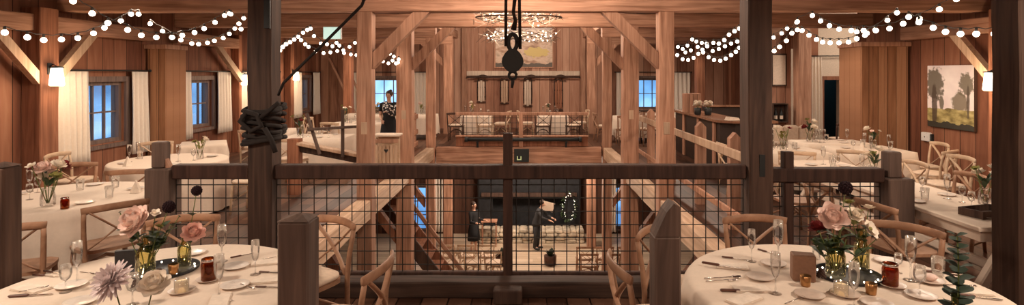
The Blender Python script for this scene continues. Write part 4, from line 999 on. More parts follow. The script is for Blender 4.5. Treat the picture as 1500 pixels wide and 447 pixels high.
dress(*L3, .78, .78, 'round table under the first window', 6, 4, 12, ['white', 'white', 'burgundy', 'leaf_yellow'], (.4, .1), s=1.1, nap=1)
chair(-6.75, 8.5, L3, 'pale chair against the window wall below the first curtain', 'chair_pale'); chair(-4.6, 9.7, L3, 'pale chair on the far side of the first-window table', 'chair_pale'); chair(-6.3, 9.7, L3, 'pale chair under the first window sill', 'chair_pale'); chair(-4.1, 8.5, L3, 'pale chair at the first-window table, toward the roped post', 'chair_pale')
L4 = (-6.1, 10.75); square_table(*L4, .75, .75, 'small square cloth table below the chimney box', 2, .5, .22)
L5 = (-5.9, 13.2); square_table(*L5, .9, .9, 'cloth table below the second window', 3, .2, .4)
chair(-5.85, 12.3, L5, 'pale chair in front of the second-window table', 'chair_pale', whole=True); chair(-4.35, 10.6, (-4.3, 12), 'pale chair just beyond the slanted plank guard', 'chair_pale', whole=True)
L6 = (-4.35, 11.9); square_table(*L6, 1.3, .9, 'cloth table with tall yellow flowers behind the roped post', 4, 0, .6)
dress(*L6, .6, .42, 'cloth table just past the roped post', 5, 3, 13, ['burgundy', 'leaf_yellow', 'white', 'leaf_yellow', 'burgundy'], (-.35, -.05), s=1.4)
L7 = (-4.4, 15.2); round_table(*L7, .75, 'round cloth table behind the leaning poles', 14); dress(*L7, .72, .72, 'round table behind the leaning poles', 5, 4, 14, ['white', 'white', 'leaf_yellow', 'white'], (-.35, -.2), s=1.5)
chair(-3.5, 14.5, L7, 'pale chair beside the round table behind the poles', 'chair_pale', whole=True); chair(-4.7, 14.1, L7, 'pale chair right behind the taller leaning pole', 'chair_pale', whole=True); chair(-5.65, 15.4, L7, 'pale chair by the third window', 'chair_pale', whole=True)
L8 = (-5.0, 18.4); square_table(*L8, 1.6, .8, 'long cloth table near the far wall on the window side', 5, 0, .6); dress(*L8, .72, .35, 'long cloth table near the last window', 4, 2, 15, ['white', 'pink', 'white'], (.2, 0), s=1.2)
chair(-4.1, 17.6, (-4.1, 18.4), 'pale chair before the long far table, window side', 'chair_pale', whole=True)
# far side, between the posts
for i, (x, lab) in enumerate(((-1.55, 'cloth table below the first sled'), (.95, 'cloth table below the last sled'))):
    square_table(x, 18.5, .95, .85, lab, 20 + i, 0, .62); dress(x, 18.5, .45, .4, lab, 4, 2, 30 + i, ['white', 'white', 'pink'], (-.15, .1), s=1.2)
for x, y, f, m, lab in ((-2.1, 17.55, (-2.1, 18.5), 'chair_dark', 'dark chair right of the far post before the first-sled table'), (.6, 17.55, (.6, 18.5), 'chair_dark', 'dark chair in front of the last-sled table, middle of the railing'), (1.55, 17.55, (1.55, 18.5), 'chair_dark', 'dark chair in front of the last-sled table, nearest the bar-side far post'),
                       (-.72, 18.2, (-1.5, 18.4), 'chair_pale', 'pale chair beside the first-sled table, facing it'), (.1, 18.35, (.9, 18.4), 'chair_pale', 'pale chair below the pulley hook, facing the last-sled table'), (1.85, 18.6, (1, 18.5), 'chair_pale', 'pale chair at the bar end of the last-sled table'), (-1.2, 17.5, (-1.2, 18.4), 'chair_pale', 'pale chair in front of the first-sled table')):
    chair(x, y, f, lab, m, whole=True)
for i, (x, y, lab) in enumerate(((3.3, 17.4, 'cloth table below the far bar-side window'), (-3.3, 18.2, 'cloth table right behind the person in black'), (4.6, 18.6, 'cloth table in the far bar-side corner'))):
    square_table(x, y, .95, .85, lab, 40 + i, 0, .6); dress(x, y, .45, .4, lab, 3, 2, 50 + i, ['white', 'white', 'pink'], (0, 0), s=1.2)
chair(2.95, 16.4, (2.95, 17.4), 'brown chair before the far bar-side window table', whole=True); chair(3.65, 16.4, (3.65, 17.4), 'brown chair nearest the bar counter\'s far end', whole=True); chair(2.45, 17.3, (3.3, 17.4), 'brown chair between the sled tables and the far bar-side window', whole=True)
# long white table by the painting wall
x0, x1, y0, y1 = 3.9, 4.76, 4.82, 8.6
e = empty('trestle_table', ((x0 + x1) / 2, (y0 + y1) / 2, .001), 0, 'long white trestle table along the painting wall', 'table'); hx, hy = (x1 - x0) / 2, (y1 - y0) / 2
b = MB(); b.box(-hx, hx, -hy, hy, .72, .76, c=.006); b.build('table_top', M['cloth'], e)
b = MB(); b.box(-hx + .06, hx - .06, -hy + .06, -hy + .09, .62, .719); b.box(-hx + .06, hx - .06, hy - .09, hy - .06, .62, .719); b.box(-hx + .06, -hx + .09, -hy + .09, hy - .09, .62, .719); b.box(hx - .09, hx - .06, -hy + .09, hy - .09, .62, .719); b.build('apron', M['cloth'], e)
for y in (-hy + .25, 0, hy - .25):
    for s in (-1, 1): b = MB(); b.rbar((s * (hx - .06), y + .05 * s, 0), (s * .0, y + .05 * s, .619), .08, .08); b.build('leg', M['cloth'], e)
b = MB(); b.rbar((0, -hy + .36, .3), (0, hy - .36, .3), .06, .09); b.build('stretcher', M['cloth'], e)
dress((x0 + x1) / 2, 5.75, .4, .85, 'near end of the long trestle table', 8, 5, 61, ['white', 'white', 'leaf_yellow', 'white'], (.3, -.1), s=1.3, nap=0)
dress((x0 + x1) / 2, 7.6, .4, .9, 'far end of the long trestle table', 8, 4, 62, ['white', 'white', 'leaf_yellow'], (.1, -.5), s=1.2, nap=1)
inst('jar_tea', None, (4.02, 6.05, TZ), 0, 'small jar of tea on the long trestle table', 'jar', None, .9)
b = MB(); b.box(-.2, .2, -.11, .11, 0, .012); 
for a0, a1, c0_, c1_ in ((-.2, .2, -.11, -.095), (-.2, .2, .095, .11), (-.2, -.185, -.095, .095), (.185, .2, -.095, .095)): b.box(a0, a1, c0_, c1_, .012, .07)
tag(b.build('wooden_tray', M['timber_dark'], loc=(4.3, 5.24, TZ), rot=(0, 0, .3)), 'dark wooden tray box on the long trestle table', 'tray')
chair(3.55, 5.3, (4.3, 5.4), 'chair on the opening side of the trestle table, nearest its end', cush=False); chair(3.52, 6.25, (4.3, 6.3), 'second chair along the opening side of the trestle table', cush=False); chair(3.5, 7.3, (4.3, 7.3), 'third chair along the opening side of the trestle table', cush=False)
chair(5.1, 5.95, (4.3, 5.95), 'chair against the painting wall side, nearest the dark end post', cush=False); chair(5.1, 6.75, (4.3, 6.75), 'second chair along the trestle table\'s painting-wall side', cush=False); chair(5.08, 7.7, (4.3, 7.7), 'third chair along the trestle table\'s painting-wall side', 'chair_pale', cush=False)
# tables toward the sofa
R3 = (4.55, 9.75); square_table(*R3, 1.1, .85, 'cloth table with white flowers behind the short bar-side railing', 6, .05, .6); dress(*R3, .5, .4, 'cloth table behind the short bar-side railing', 6, 3, 63, ['white', 'leaf_yellow', 'white', 'burgundy'], (-.1, -.1), s=1.3, nap=1)
R4 = (6.05, 9.9); square_table(*R4, 1.1, .9, 'cloth table in front of the boarded box', 7, 0, .6); dress(*R4, .5, .4, 'cloth table in front of the boarded box', 6, 3, 64, ['white', 'white', 'pink'], (.1, 0), s=1.2, nap=1)
R5 = (5.95, 10.92); square_table(*R5, 1.3, .7, 'narrow cloth table right before the oatmeal sofa', 8, 0, .6); dress(*R5, .6, .32, 'narrow table before the oatmeal sofa', 6, 3, 65, ['white', 'leaf_yellow', 'burgundy', 'white'], (-.4, 0), s=1.35)
for x, y, f, lab in ((5.35, 9.0, R4, 'pale chair in front of the boarded-box table'), (6.55, 9.05, R4, 'pale chair near the painting\'s lower corner'), (6.95, 9.8, R4, 'pale chair beside the boarded box'), (4.3, 8.95, R3, 'pale chair at the far end of the trestle table'), (3.7, 9.75, R3, 'pale chair beside the picket railing'), (6.1, 8.2, (5, 8.2), 'pale chair alone under the landscape painting')):
    chair(x, y, f, lab, 'chair_pale', whole=True)
# sofa
e = empty('sofa', (5.98, 12.45, .001), 0, 'oatmeal sofa with upright back cushions beside the boarded box', 'sofa')
b = MB(); b.box(-.56, .56, -.35, .4, .1, .34, c=.03); b.build('base', M['sofa'], e); b = MB(); b.box(-.6, .6, .26, .42, .342, .8, c=.04); b.build('backrest', M['sofa'], e)
for i in range(3):
    x = -.36 + .36 * i; b = MB(); b.box(x - .175, x + .175, -.36, .12, .342, .47, c=.04); b.build('seat_cushion', M['sofa'], e); b = MB(); b.box(x - .175, x + .175, .08, .255, .475, .93, c=.05); b.build('back_cushion', M['cushion'] if i == 0 else M['sofa'], e)
for sx in (-1, 1):
    b = MB(); b.box(sx * .63 - .05, sx * .63 + .05, -.36, .25, .1, .6, c=.03); b.build('armrest', M['sofa'], e)
    for y in (-.3, .34): b = MB(); b.lathe([(.02, 0), (.03, .099)], 8, (sx * .5, y, 0)); b.build('leg', M['chair_dark'], e)
# bar
xb, ya_, yb_ = 4.02, 11.5, 15.4
e = empty('bar_counter', (xb + .5, 13.4, .001), 0, 'dark bar counter with a polished wooden top', 'counter'); O = Vector((xb + .5, 13.4, 0))
b = MB(); b.prism([(xb + .25 - O.x, ya_ - O.y), (5.2 - O.x, ya_ - O.y), (5.2 - O.x, ya_ + .62 - O.y), (xb + .66 - O.x, ya_ + .62 - O.y), (xb + .66 - O.x, yb_ - O.y), (xb - O.x, yb_ - O.y), (xb - O.x, ya_ + .3 - O.y)], 1.06, 1.11, 'z'); b.build('counter_top', M['bartop'], e)
b = MB(); b.prism([(xb + .35 - O.x, ya_ + .12 - O.y), (5.15 - O.x, ya_ + .12 - O.y), (5.15 - O.x, ya_ + .55 - O.y), (xb + .55 - O.x, ya_ + .55 - O.y), (xb + .55 - O.x, yb_ - .05 - O.y), (xb + .12 - O.x, yb_ - .05 - O.y), (xb + .12 - O.x, ya_ + .38 - O.y)], 0, 1.055, 'z'); b.build('body', M['bar_dark'], e)
for yq in (12.1, 13.2, 14.4): b = MB(); b.box(xb + .075 - O.x, xb + .118 - O.x, yq - O.y, yq + .14 - O.y, 0, 1.05, c=.005); b.build('pilaster', M['timber'], e)
b = MB(); b.box(.2, .34, ya_ + .07 - O.y, ya_ + .117 - O.y, 0, 1.05, c=.005); b.build('pilaster', M['timber'], e)
zb = 1.1125
e = empty('wooden_crate', (PX(1013, 14.2), 14.2, zb), 0, 'upright tan wooden crate on the far end of the bar', 'crate'); w = .2
b = MB(); b.box(-w, w, .1, .12, 0, .47); b.box(-w, w, -.12, .1, 0, .02); b.box(-w, w, -.12, .1, .45, .47); b.box(-w, -w + .02, -.12, .1, .02, .45); b.box(w - .02, w, -.12, .1, .02, .45); b.build('box', M['timber'], e)
b = MB()
for i in range(4): b.box(-w + .004 + i * .1, -w + .092 + i * .1, -.14, -.121, .0, .47)
b.build('front_slats', M['timber'], e)
for i, (px, lab) in enumerate(((1021, 'black pot of cream roses next to the bar crate'), (1031, 'black pot of cream roses, furthest along the bar top'))):
    x = PX(px, 13.3) + .05 * i; b = MB(); b.lathe([(.06, 0), (.075, .02), (.085, .16), (.08, .165), (.07, .15), (.001, .15)], 14); tag(b.build('flower_pot', M['black'], loc=(x, 13.25 - .1 * i, zb), rot=(0, 0, 0)), lab.replace('of cream roses', 'holding roses'), 'pot')
    e = empty('rose_bunch', (x, 13.25 - .1 * i, zb + .152), 0, lab.replace('black pot of cream roses', 'cream roses in the black pot'), 'flowers'); b = MB()
    for k in range(6): a = k * 1.05; q = MB(); bloom(q, (.07 * math.cos(a), .07 * math.sin(a), .1 + .03 * (k % 3)), .055, 'peony', (math.cos(a) * .5, math.sin(a) * .5, 1), k); q.build('blossom', M['white'], e); b.tube([(0, 0, 0), (.07 * math.cos(a), .07 * math.sin(a), .1)], .004, 5)
    b.build('stem', M['stem'], e)
b = MB(); b.box(-.18, .18, -.12, .12, 0, .05, c=.01); b.box(-.18, .18, .02, .06, .05, .34, c=.01); tag(b.build('cash_register', M['black'], loc=(4.42, 14.85, zb), rot=(0, 0, -.2)), 'black register screen on the bar behind the roses', 'register')
b = MB(); b.box(-.14, .14, -.09, .09, 0, .01, c=.003); b.prism([(-.13, 0), (.13, .0), (.1, .05), (-.1, .07)], -.08, .08, 'y'); tag(b.build('bar_towel', M['napkin'], loc=(PX(1074, 11.7), 11.75, zb), rot=(0, 0, .2)), 'white towel folded on the near corner of the bar', 'towel')
e = empty('back_bar', (5.3, 15.0, .001), 0, 'dark back bar cupboard by the far wall of the bar', 'cupboard'); b = MB(); b.box(-.5, .5, -.25, .17, 0, 1.2, c=.01); b.build('body', M['bar_dark'], e)
b = MB(); b.box(-.54, .54, -.28, .17, 1.202, 1.24, c=.008); b.build('top', M['bartop'], e)
# ================================================================ strings of globe bulbs
def mk_bulb():
    b = MB(); b.ball((0, 0, -.056), .0295, 12); o = b.build('bulb', M['bulb'])
    q = MB(); q.lathe([(.012, -.03), (.013, 0), (.009, .006)], 8); q.build('socket', M['cord'], o); return o
def string_light(pts, d0, d1, label, s=1.0, sag=.0, ends=None):
    P = [pt(x, y - 3, d0 + (d1 - d0) * i / max(1, len(pts) - 1)) + Vector((0, 0, .058 * s)) for i, (x, y) in enumerate(pts)]
    e = empty('string_light', P[0], 0, label, 'string lights'); cable = []
    for i, p in enumerate(P):
        if i: m = (P[i - 1] + p) / 2 - P[0]; m.z -= .008; cable.append(m)
        cable.append(p - P[0] + Vector((0, 0, .008)))
    b = MB(); b.tube(cable, .0045, 6); b.build('cable', M['cord'], e)
    for p in P:
        if 'bulb' not in PROTO: o = PROTO['bulb'] = mk_bulb()
        else: o = copy_tree(PROTO['bulb'])
        o.parent = e; o.location = p - P[0]; o.scale = (s, s, s)
S = string_light
S([(7, 51), (40, 58), (64, 62), (90, 61), (114, 59), (137, 52), (153, 44), (177, 34), (192, 24), (203, 24)], 5.6, 7.4, 'string of globe bulbs dipping across the window wall sconce')
S([(107, 5), (135, 23), (158, 37), (187, 47), (207, 55), (229, 58), (252, 58), (267, 55), (285, 51), (299, 45), (315, 36), (329, 26), (336, 23)], 5.6, 8.2, 'string of globe bulbs falling from the top edge on the window side')
S([(220, 38), (238, 49), (265, 62), (281, 67), (291, 68), (304, 66), (314, 63), (327, 59), (336, 53), (344, 45)], 7.6, 8.6, 'lowest short string of globe bulbs over the chimney box', .95)
S([(338, 24), (350, 38), (353, 46), (357, 30)], 8.2, 8.6, 'four-bulb end of string lights beside the roped post')
S([(410, 77), (414, 72), (419, 68), (425, 65), (431, 61), (437, 57), (444, 51), (450, 47), (455, 45)], 8.0, 9.2, 'rising string of globe bulbs just right of the roped post', .95)
S([(455, 45), (460, 56), (470, 67), (479, 68), (487, 71), (493, 66), (497, 70), (503, 77), (512, 72), (520, 66)], 9.3, 10.2, 'string of globe bulbs hanging under the lit sign', .95)
S([(441, 62), (447, 68), (452, 72), (462, 79), (474, 81), (484, 80), (494, 78), (504, 81), (514, 83), (522, 84)], 9.2, 10.6, 'lower string of globe bulbs running to the second frame post', .95)
S([(553, 95), (558, 88), (563, 80), (567, 72), (571, 82), (575, 92), (580, 96), (584, 90)], 11.4, 12.0, 'small peak of globe bulbs above the person in black', 1.1)
S([(554, 84), (561, 93), (569, 96), (577, 86), (583, 95)], 12.1, 12.3, 'short lower loop of globe bulbs above the person in black', 1.1)
S([(942, 74), (945, 82), (950, 87), (956, 90), (961, 88)], 11.2, 11.0, 'small loop of globe bulbs between the bar-side posts', 1.1)
S([(992, 84), (1000, 90), (1008, 91), (1016, 88), (1023, 82), (1029, 76), (1036, 71), (1045, 66), (1053, 67), (1061, 62), (1068, 54), (1076, 49), (1083, 45)], 9.6, 8.0, 'long string of globe bulbs above the bar', .95)
S([(993, 72), (1000, 75), (1007, 70), (1014, 61), (1022, 72), (1030, 80), (1038, 87), (1046, 91), (1055, 92), (1063, 89), (1071, 84), (1078, 79), (1083, 73)], 9.8, 8.4, 'second string of globe bulbs above the bar, with a peak', .95)
S([(1004, 80), (1012, 77), (1020, 64), (1028, 66), (1035, 67), (1044, 78), (1053, 75), (1062, 71), (1071, 67), (1080, 64)], 10.0, 8.8, 'third crossing string of globe bulbs above the bar', .95)
S([(1133, 58), (1145, 52), (1153, 45), (1160, 51), (1167, 36)], 8.8, 8.5, 'string of globe bulbs rising from the mortised post', .95)
S([(1134, 78), (1142, 72), (1152, 63), (1160, 52), (1168, 47), (1175, 48), (1185, 55), (1196, 61), (1205, 65), (1216, 66), (1229, 66), (1243, 65), (1255, 60), (1267, 55)], 8.3, 7.4, 'long dipping string of globe bulbs above the dark doorway', 1.0)
S([(1168, 35), (1190, 26), (1202, 34), (1215, 41), (1229, 46), (1247, 48), (1265, 48), (1283, 48), (1303, 45), (1323, 38), (1347, 31), (1376, 17), (1401, 2)], 7.9, 6.0, 'string of globe bulbs climbing out over the landscape painting', 1.0)
S([(1255, 50), (1270, 52), (1282, 47), (1300, 33), (1314, 22)], 7.6, 7.2, 'short string of globe bulbs over the boarded box', 1.0)
S([(1331, 28), (1346, 36), (1367, 44), (1385, 50), (1407, 53), (1430, 53), (1457, 53)], 6.3, 5.3, 'string of globe bulbs sagging above the bar-side sconce', 1.0)

# ================================================================ hoist, ropes
d = 6.5; sx = F / d
e = empty('hanging_pulley', pt(751, 91, d), 0, 'black iron pulley block with ring and hook hanging in the centre', 'pulley'); o0 = pt(751, 91, d)
Lp = lambda px, py, dy=0: pt(px, py, d) - o0 + Vector((0, dy, 0))
def rel(x, y): return Vector((x / sx, 0, -y / sx))
prof = [(-3, -19), (6, -18), (11, -13), (15, -6), (16, 0), (14, 6), (9, 12), (4, 15), (-4, 15), (-9, 12), (-14, 6), (-16, 0), (-15, -6), (-11, -13), (-6, -18)]
for dy0, dy1, nme in ((-.06, -.035, 'cheek_plate'), (.035, .06, 'cheek_plate')):
    b = MB(); b.prism([(x / sx, -(y - 0) / sx) for x, y in prof[::-1]], dy0, dy1, 'y'); b.build(nme, M['black'], e)
b = MB(); b.lathe([(.09, -.034), (.075, -.02), (.075, .02), (.09, .034)], 20); b.xf(Matrix.Rotation(PI / 2, 4, 'X')); b.build('sheave', M['black'], e)
b = MB(); b.tube([rel(6.5 * math.cos(a), -29 + 12 * math.sin(a)) for a in [2 * PI * i / 20 for i in range(21)]], .025, 8); b.build('upper_shackle', M['black'], e)
b = MB(); b.tube([rel(5.5 * math.cos(a), 19.5 + 5.5 * math.sin(a)) for a in [2 * PI * i / 20 for i in range(21)]], .017, 8); b.build('ring', M['black'], e)
b = MB(); b.tube([Lp(751, 115), Lp(751, 121), Lp(750, 129)], [.017, .02, .014], 8); b.build('hook_shank', M['black'], e)
def rope(pts, r, label, name='rope'):
    P = [Vector(p) for p in pts]; b = MB(); b.tube([p for p in P], r, 8); return tag(b.build(name, M['rope'], loc=tuple(P[0])), label, 'rope')
rope([pt(741, 68, d), pt(741, 20, d), pt(742, -122, d)], .018, 'dark rope on the window side of the pulley'); rope([pt(762, 72, d), pt(761, 20, d), pt(760, -122, d)], .018, 'dark rope on the bar side of the pulley')
rope([pt(752, 44, d), pt(755, 30, d), pt(752, 18, d), pt(754, 0, d), pt(753, -122, d)], [.035, .022, .02, .022, .02], 'thick middle rope holding the pulley shackle')
dr_ = 5.42
rope([pt(628, -212, 4.6), pt(545, -30, 4.9), pt(530, 8, 4.95), pt(470, 68, 5.1), pt(415, 122, 5.3), pt(408, 139, 5.5)], .0135, 'taut diagonal black rope running up from the roped post', 'hanging_rope')
e = empty('rope_lashing', (XO - XP - .13, D[0], PZ(182, D[0])), 0, 'dark rope lashing wrapped round the front post', 'rope'); cz = 0
xo = -XP - .0; b = MB()
for k in range(9):
    z = .17 - .042 * k; w = .158 + .006 * math.sin(k * 1.7); P = []
    for i in range(25): a = 2 * PI * i / 24; q = 1 / max(abs(math.cos(a)), abs(math.sin(a))); q = min(q, 1.31); P.append((.13 + w * q * math.cos(a), w * q * math.sin(a), z + .035 * math.sin(a + k)))
    b.tube(P, .022, 7)
b.build('coil', M['rope'], e)
b = MB(); b.tube([(.05, -.21, .14), (-.01, -.22, .05), (.1, -.23, -.05), (.2, -.22, .0), (.15, -.21, .11), (.05, -.21, .14)], .026, 8); b.build('knot', M['rope'], e)
b = MB(); b.tube([(.22, -.2, -.02), (.29, -.2, -.14), (.33, -.2, -.26)], .026, 8); b.tube([(.18, -.2, .08), (.28, -.2, .16), (.36, -.2, .23)], .022, 8); b.build('loose_end', M['rope'], e)

# ================================================================ twig chandelier with fairy lights
dT = 11.2
e = empty('twig_chandelier', pt(760, 38, dT), 0, 'wide chandelier of bare twigs with tiny white lights', 'chandelier'); o0 = pt(760, 38, dT); rr = random.Random(5)
tw = MB(); tw2 = MB(); lights = []
for layer, (y0, x0, x1, n) in enumerate(((24, 690, 826, 110), (52, 706, 812, 120))):
    for i in range(n):
        a = rr.uniform(0, 6.28); cx = (x0 + x1) / 2; R0 = (x1 - x0) / 2 * dT / F * rr.uniform(.55, 1.0)
        p = Vector((PX(cx, dT) - o0.x + R0 * math.cos(a), R0 * .55 * math.sin(a), PZ(y0, dT) - o0.z + rr.uniform(-.11, .09)))
        t = Vector((-math.sin(a) + rr.uniform(-.8, .8), .55 * math.cos(a) + rr.uniform(-.8, .8), rr.uniform(-.5, .5))).normalized() * rr.uniform(.12, .3)
        (tw if rr.random() < (.62 if layer else .5) else tw2).tube([p - t, p + Vector((0, 0, rr.uniform(-.03, .03))), p + t], [.004, .008, .003], 5, smooth=False)
        if layer and rr.random() < .42 or rr.random() < .16: lights.append(p + t * rr.uniform(-.5, 1))
tw.build('twigs', M['twig'], e); tw2.build('dark_twigs', M['twig_dark'], e)
lb = MB(); lb.ball((0, 0, 0), .0125, 8); l0 = None
for p in lights[:75]:
    if l0 is None: l0 = lb.build('fairy_light', M['bulb_small'], e); l0.location = p
    else: c = l0.copy(); COL.objects.link(c); c.parent = e; c.location = p
for sx_ in (-1, 1):
    b = MB(); b.tube([(sx_ * .75, 0, .15), (sx_ * .75, 0, 3.88 - o0.z)], .006, 6); b.build('hanging_wire', M['cord'], e)
b = MB(); b.tube([(.85 * math.cos(2 * PI * i / 24), .47 * math.sin(2 * PI * i / 24), .17) for i in range(25)], .015, 6); b.build('hoop', M['twig_dark'], e)

# ================================================================ far wall: painting, yoke, sleds
def paint_mat(name, winter):
    m, nt, b = _nt(name); L = nt.links.new; tc = node(nt, 'ShaderNodeTexCoord'); sp = node(nt, 'ShaderNodeSeparateXYZ'); L(tc.outputs['Generated'], sp.inputs[0])
    U = sp.outputs[0] if winter else mth(nt, 'SUBTRACT', 1.0, sp.outputs[1]); V = sp.outputs[2]
    def noise(sx, sy, det=4):
        cb = node(nt, 'ShaderNodeCombineXYZ'); L(mth(nt, 'MULTIPLY', U, sx), cb.inputs[0]); L(mth(nt, 'MULTIPLY', V, sy), cb.inputs[1]); n = node(nt, 'ShaderNodeTexNoise'); n.inputs['Scale'].default_value = 1; n.inputs['Detail'].default_value = det; L(cb.outputs[0], n.inputs['Vector']); return n.outputs['Fac']
    def mix(f, a, c):
        mx = node(nt, 'ShaderNodeMix', data_type='RGBA'); L(f, mx.inputs[0])
        for i, q in ((6, a), (7, c)):
            if isinstance(q, tuple): mx.inputs[i].default_value = (*q, 1)
            else: L(q, mx.inputs[i])
        return mx.outputs[2]
    if winter:
        r = ramp(nt, [(.30, (.10, .055, .045)), (.42, (.42, .24, .15)), (.52, (.66, .48, .36)), (.66, (.34, .24, .17)), (.78, (.55, .40, .30))]); L(noise(3.5, 5), r.inputs['Fac']); col = r.outputs['Color']
        hz = mth(nt, 'GREATER_THAN', mth(nt, 'ADD', V, mth(nt, 'MULTIPLY', noise(5, 2), .3)), .80); r2 = ramp(nt, [(.35, (.45, .36, .33)), (.6, (.75, .62, .55))]); L(noise(4, 7), r2.inputs['Fac']); col = mix(hz, col, r2.outputs['Color'])
        q = mth(nt, 'ADD', mth(nt, 'POWER', mth(nt, 'MULTIPLY', mth(nt, 'SUBTRACT', U, .72), 3.2), 2.0), mth(nt, 'POWER', mth(nt, 'MULTIPLY', mth(nt, 'SUBTRACT', V, .36), 5.5), 2.0)); tr = mth(nt, 'LESS_THAN', mth(nt, 'ADD', q, mth(nt, 'MULTIPLY', noise(14, 14), 1.2)), 1.05); col = mix(tr, col, (.62, .46, .16))
        dk = mth(nt, 'LESS_THAN', mth(nt, 'ADD', V, mth(nt, 'MULTIPLY', noise(6, 6), .3)), .24); col = mix(dk, col, (.10, .075, .055))
    else:
        r = ramp(nt, [(.35, (.80, .68, .66)), (.65, (.90, .80, .76))]); L(noise(3, 4), r.inputs['Fac']); col = r.outputs['Color']
        nz = noise(12, 12, 6)
        def blob(cu, cv, ru, rv, amp, c, cur):
            q = mth(nt, 'ADD', mth(nt, 'POWER', mth(nt, 'DIVIDE', mth(nt, 'SUBTRACT', U, cu), ru), 2.0), mth(nt, 'POWER', mth(nt, 'DIVIDE', mth(nt, 'SUBTRACT', V, cv), rv), 2.0))
            mr = node(nt, 'ShaderNodeMapRange', interpolation_type='SMOOTHSTEP'); mr.inputs[1].default_value = .75; mr.inputs[2].default_value = 1.35; mr.inputs[3].default_value = 1; mr.inputs[4].default_value = 0
            L(mth(nt, 'ADD', q, mth(nt, 'MULTIPLY', mth(nt, 'SUBTRACT', nz, .5), amp)), mr.inputs[0]); return mix(mth(nt, 'MULTIPLY', mr.outputs[0], .9), cur, c)
        col = blob(.72, .42, .16, .16, 2.0, (.17, .13, .075), col); col = blob(.33, .40, .05, .11, 1.5, (.12, .10, .06), col)
        gr = mth(nt, 'LESS_THAN', mth(nt, 'ADD', V, mth(nt, 'MULTIPLY', noise(3, 3), .18)), .40); r3 = ramp(nt, [(.35, (.16, .12, .035)), (.55, (.42, .34, .13)), (.7, (.58, .48, .22))]); L(noise(5, 11), r3.inputs['Fac']); col = mix(gr, col, r3.outputs['Color'])
        col = blob(.17, .70, .20, .25, 3.6, (.10, .08, .045), col); col = blob(.17, .35, .06, .35, 1.5, (.07, .045, .03), col)
        col = blob(.85, .70, .14, .17, 4.0, (.13, .105, .06), col); col = blob(.89, .45, .03, .25, 1.0, (.08, .055, .035), col)
        dk = mth(nt, 'LESS_THAN', mth(nt, 'ADD', V, mth(nt, 'MULTIPLY', noise(5, 5), .22)), .20); col = mix(dk, col, (.035, .03, .02))
    L(col, b.inputs['Base Color']); b.inputs['Roughness'].default_value = .55; return m
x0, x1, z0, z1 = PX(726, YF), PX(809, YF), PZ(98, YF), PZ(39, YF)
e = empty('painting', ((x0 + x1) / 2, YF - .03, z0), 0, 'large pale autumn landscape painting behind the twig chandelier', 'painting'); hw = (x1 - x0) / 2
b = MB(); b.box(-hw, hw, -.02, .025, 0, z1 - z0); b.build('canvas', paint_mat('autumn_painting', True), e)
b = MB(); k = .05
for a in ((-hw - k, -hw - .001, -.035, .028, -k, z1 - z0 + k), (hw + .001, hw + k, -.035, .028, -k, z1 - z0 + k), (-hw, hw, -.035, .028, -k, -.001), (-hw, hw, -.035, .028, z1 - z0 + .001, z1 - z0 + k)): b.box(*a)
b.build('frame', M['timber'], e)
ys = YF - .12; x0, x1 = PX(684, ys), PX(849, ys)
b = MB(); b.box(x0, x1, YF - .2, YF - .002, PZ(111, ys), PZ(104, ys), c=.01); tag(b.build('wall_ledge', M['sled_pale'], loc=((x0 + x1) / 2, ys, PZ(111, ys))), 'pale plank ledge above the four sleds', 'ledge')
ys = YF - .24; b = MB(); P = []; rad = []
for i in range(61):
    t = i / 60; px = 683 + 167 * t; bump = sum(math.exp(-((px - c) / 7) ** 2) for c in (707, 778, 821)); P.append((PX(px, ys), ys, PZ(113.3 - 1.5 * bump, ys))); rad.append(.028 + .04 * bump)
b.tube(P, rad, 8); tag(b.build('yoke_pole', M['timber_dark'], loc=P[30]), 'long dark yoke pole with swellings, over the four sleds', 'yoke')
b = MB(); b.box(P[0][0], P[-1][0], 0, 0, 0, 0) if 0 else None
def sled(px, py0, py1, w, mat, label):
    y = YF - .085; zt, zb_ = PZ(py0, y), PZ(py1, y); h = zt - zb_; x = PX(px, y); e = empty('sled', (x, y, zb_), 0, label, 'sled')
    out = []; hw = w / 2
    for i in range(13): a = PI + PI * i / 12; out.append((hw * .72 * math.cos(a), .14 * h + .14 * h * math.sin(a)))
    out += [(hw * .72, h * .82), (hw * .4, h * .90), (-hw * .4, h * .90), (-hw * .72, h * .82)]
    n = 3
    for k in range(-1, 2):
        b = MB(); z_lo = .02 if k == 0 else .06; b.box(k * hw * .46 - hw * .20, k * hw * .46 + hw * .20, -.025, -.005, h * (z_lo + .02), h * (.92 if k == 0 else .85), c=.006); b.build('deck_slat', M[mat], e)
    for s in (-1, 1):
        b = MB(); b.tube([(s * hw * .82, 0.03, h * .12), (s * hw * .86, .03, h * .5), (s * hw * .8, .03, h * .85), (s * hw * .55, .02, h * .97)], .012, 6); b.build('runner', M['black'], e)
    b = MB(); b.tube([(-hw * 1.5, -.03, h * .88), (0, -.04, h * .93), (hw * 1.5, -.03, h * .88)], [.014, .022, .014], 6); b.build('steering_bar', M['timber_dark'], e)
    for q in (.02, .22, .6): b = MB(); b.box(-hw * (.95 if q < .1 else .8), hw * (.95 if q < .1 else .8), .0, .025, h * q, h * q + .04); b.build('bunk_and_shadow', M['timber_dark'], e)  # lowest, wider bar is added as the dark shadow at the sled's foot
    b = MB(); b.tube([(-.04, 0, h * .93), (0, -.01, h * 1.04), (.04, 0, h * .93)], .006, 5); b.build('hanging_cord', M['pale_wood'], e)
sled(705, 114, 151, .36, 'sled_pale', 'shortest pale wooden sled, first from the window side'); sled(739, 113, 153, .36, 'pale_wood', 'brownish sled, second from the window side'); sled(773, 113, 157, .38, 'sled_pale', 'long pale sled hanging just right of the hook'); sled(818, 113, 163, .38, 'timber_red', 'longest reddish sled, nearest the bar side')

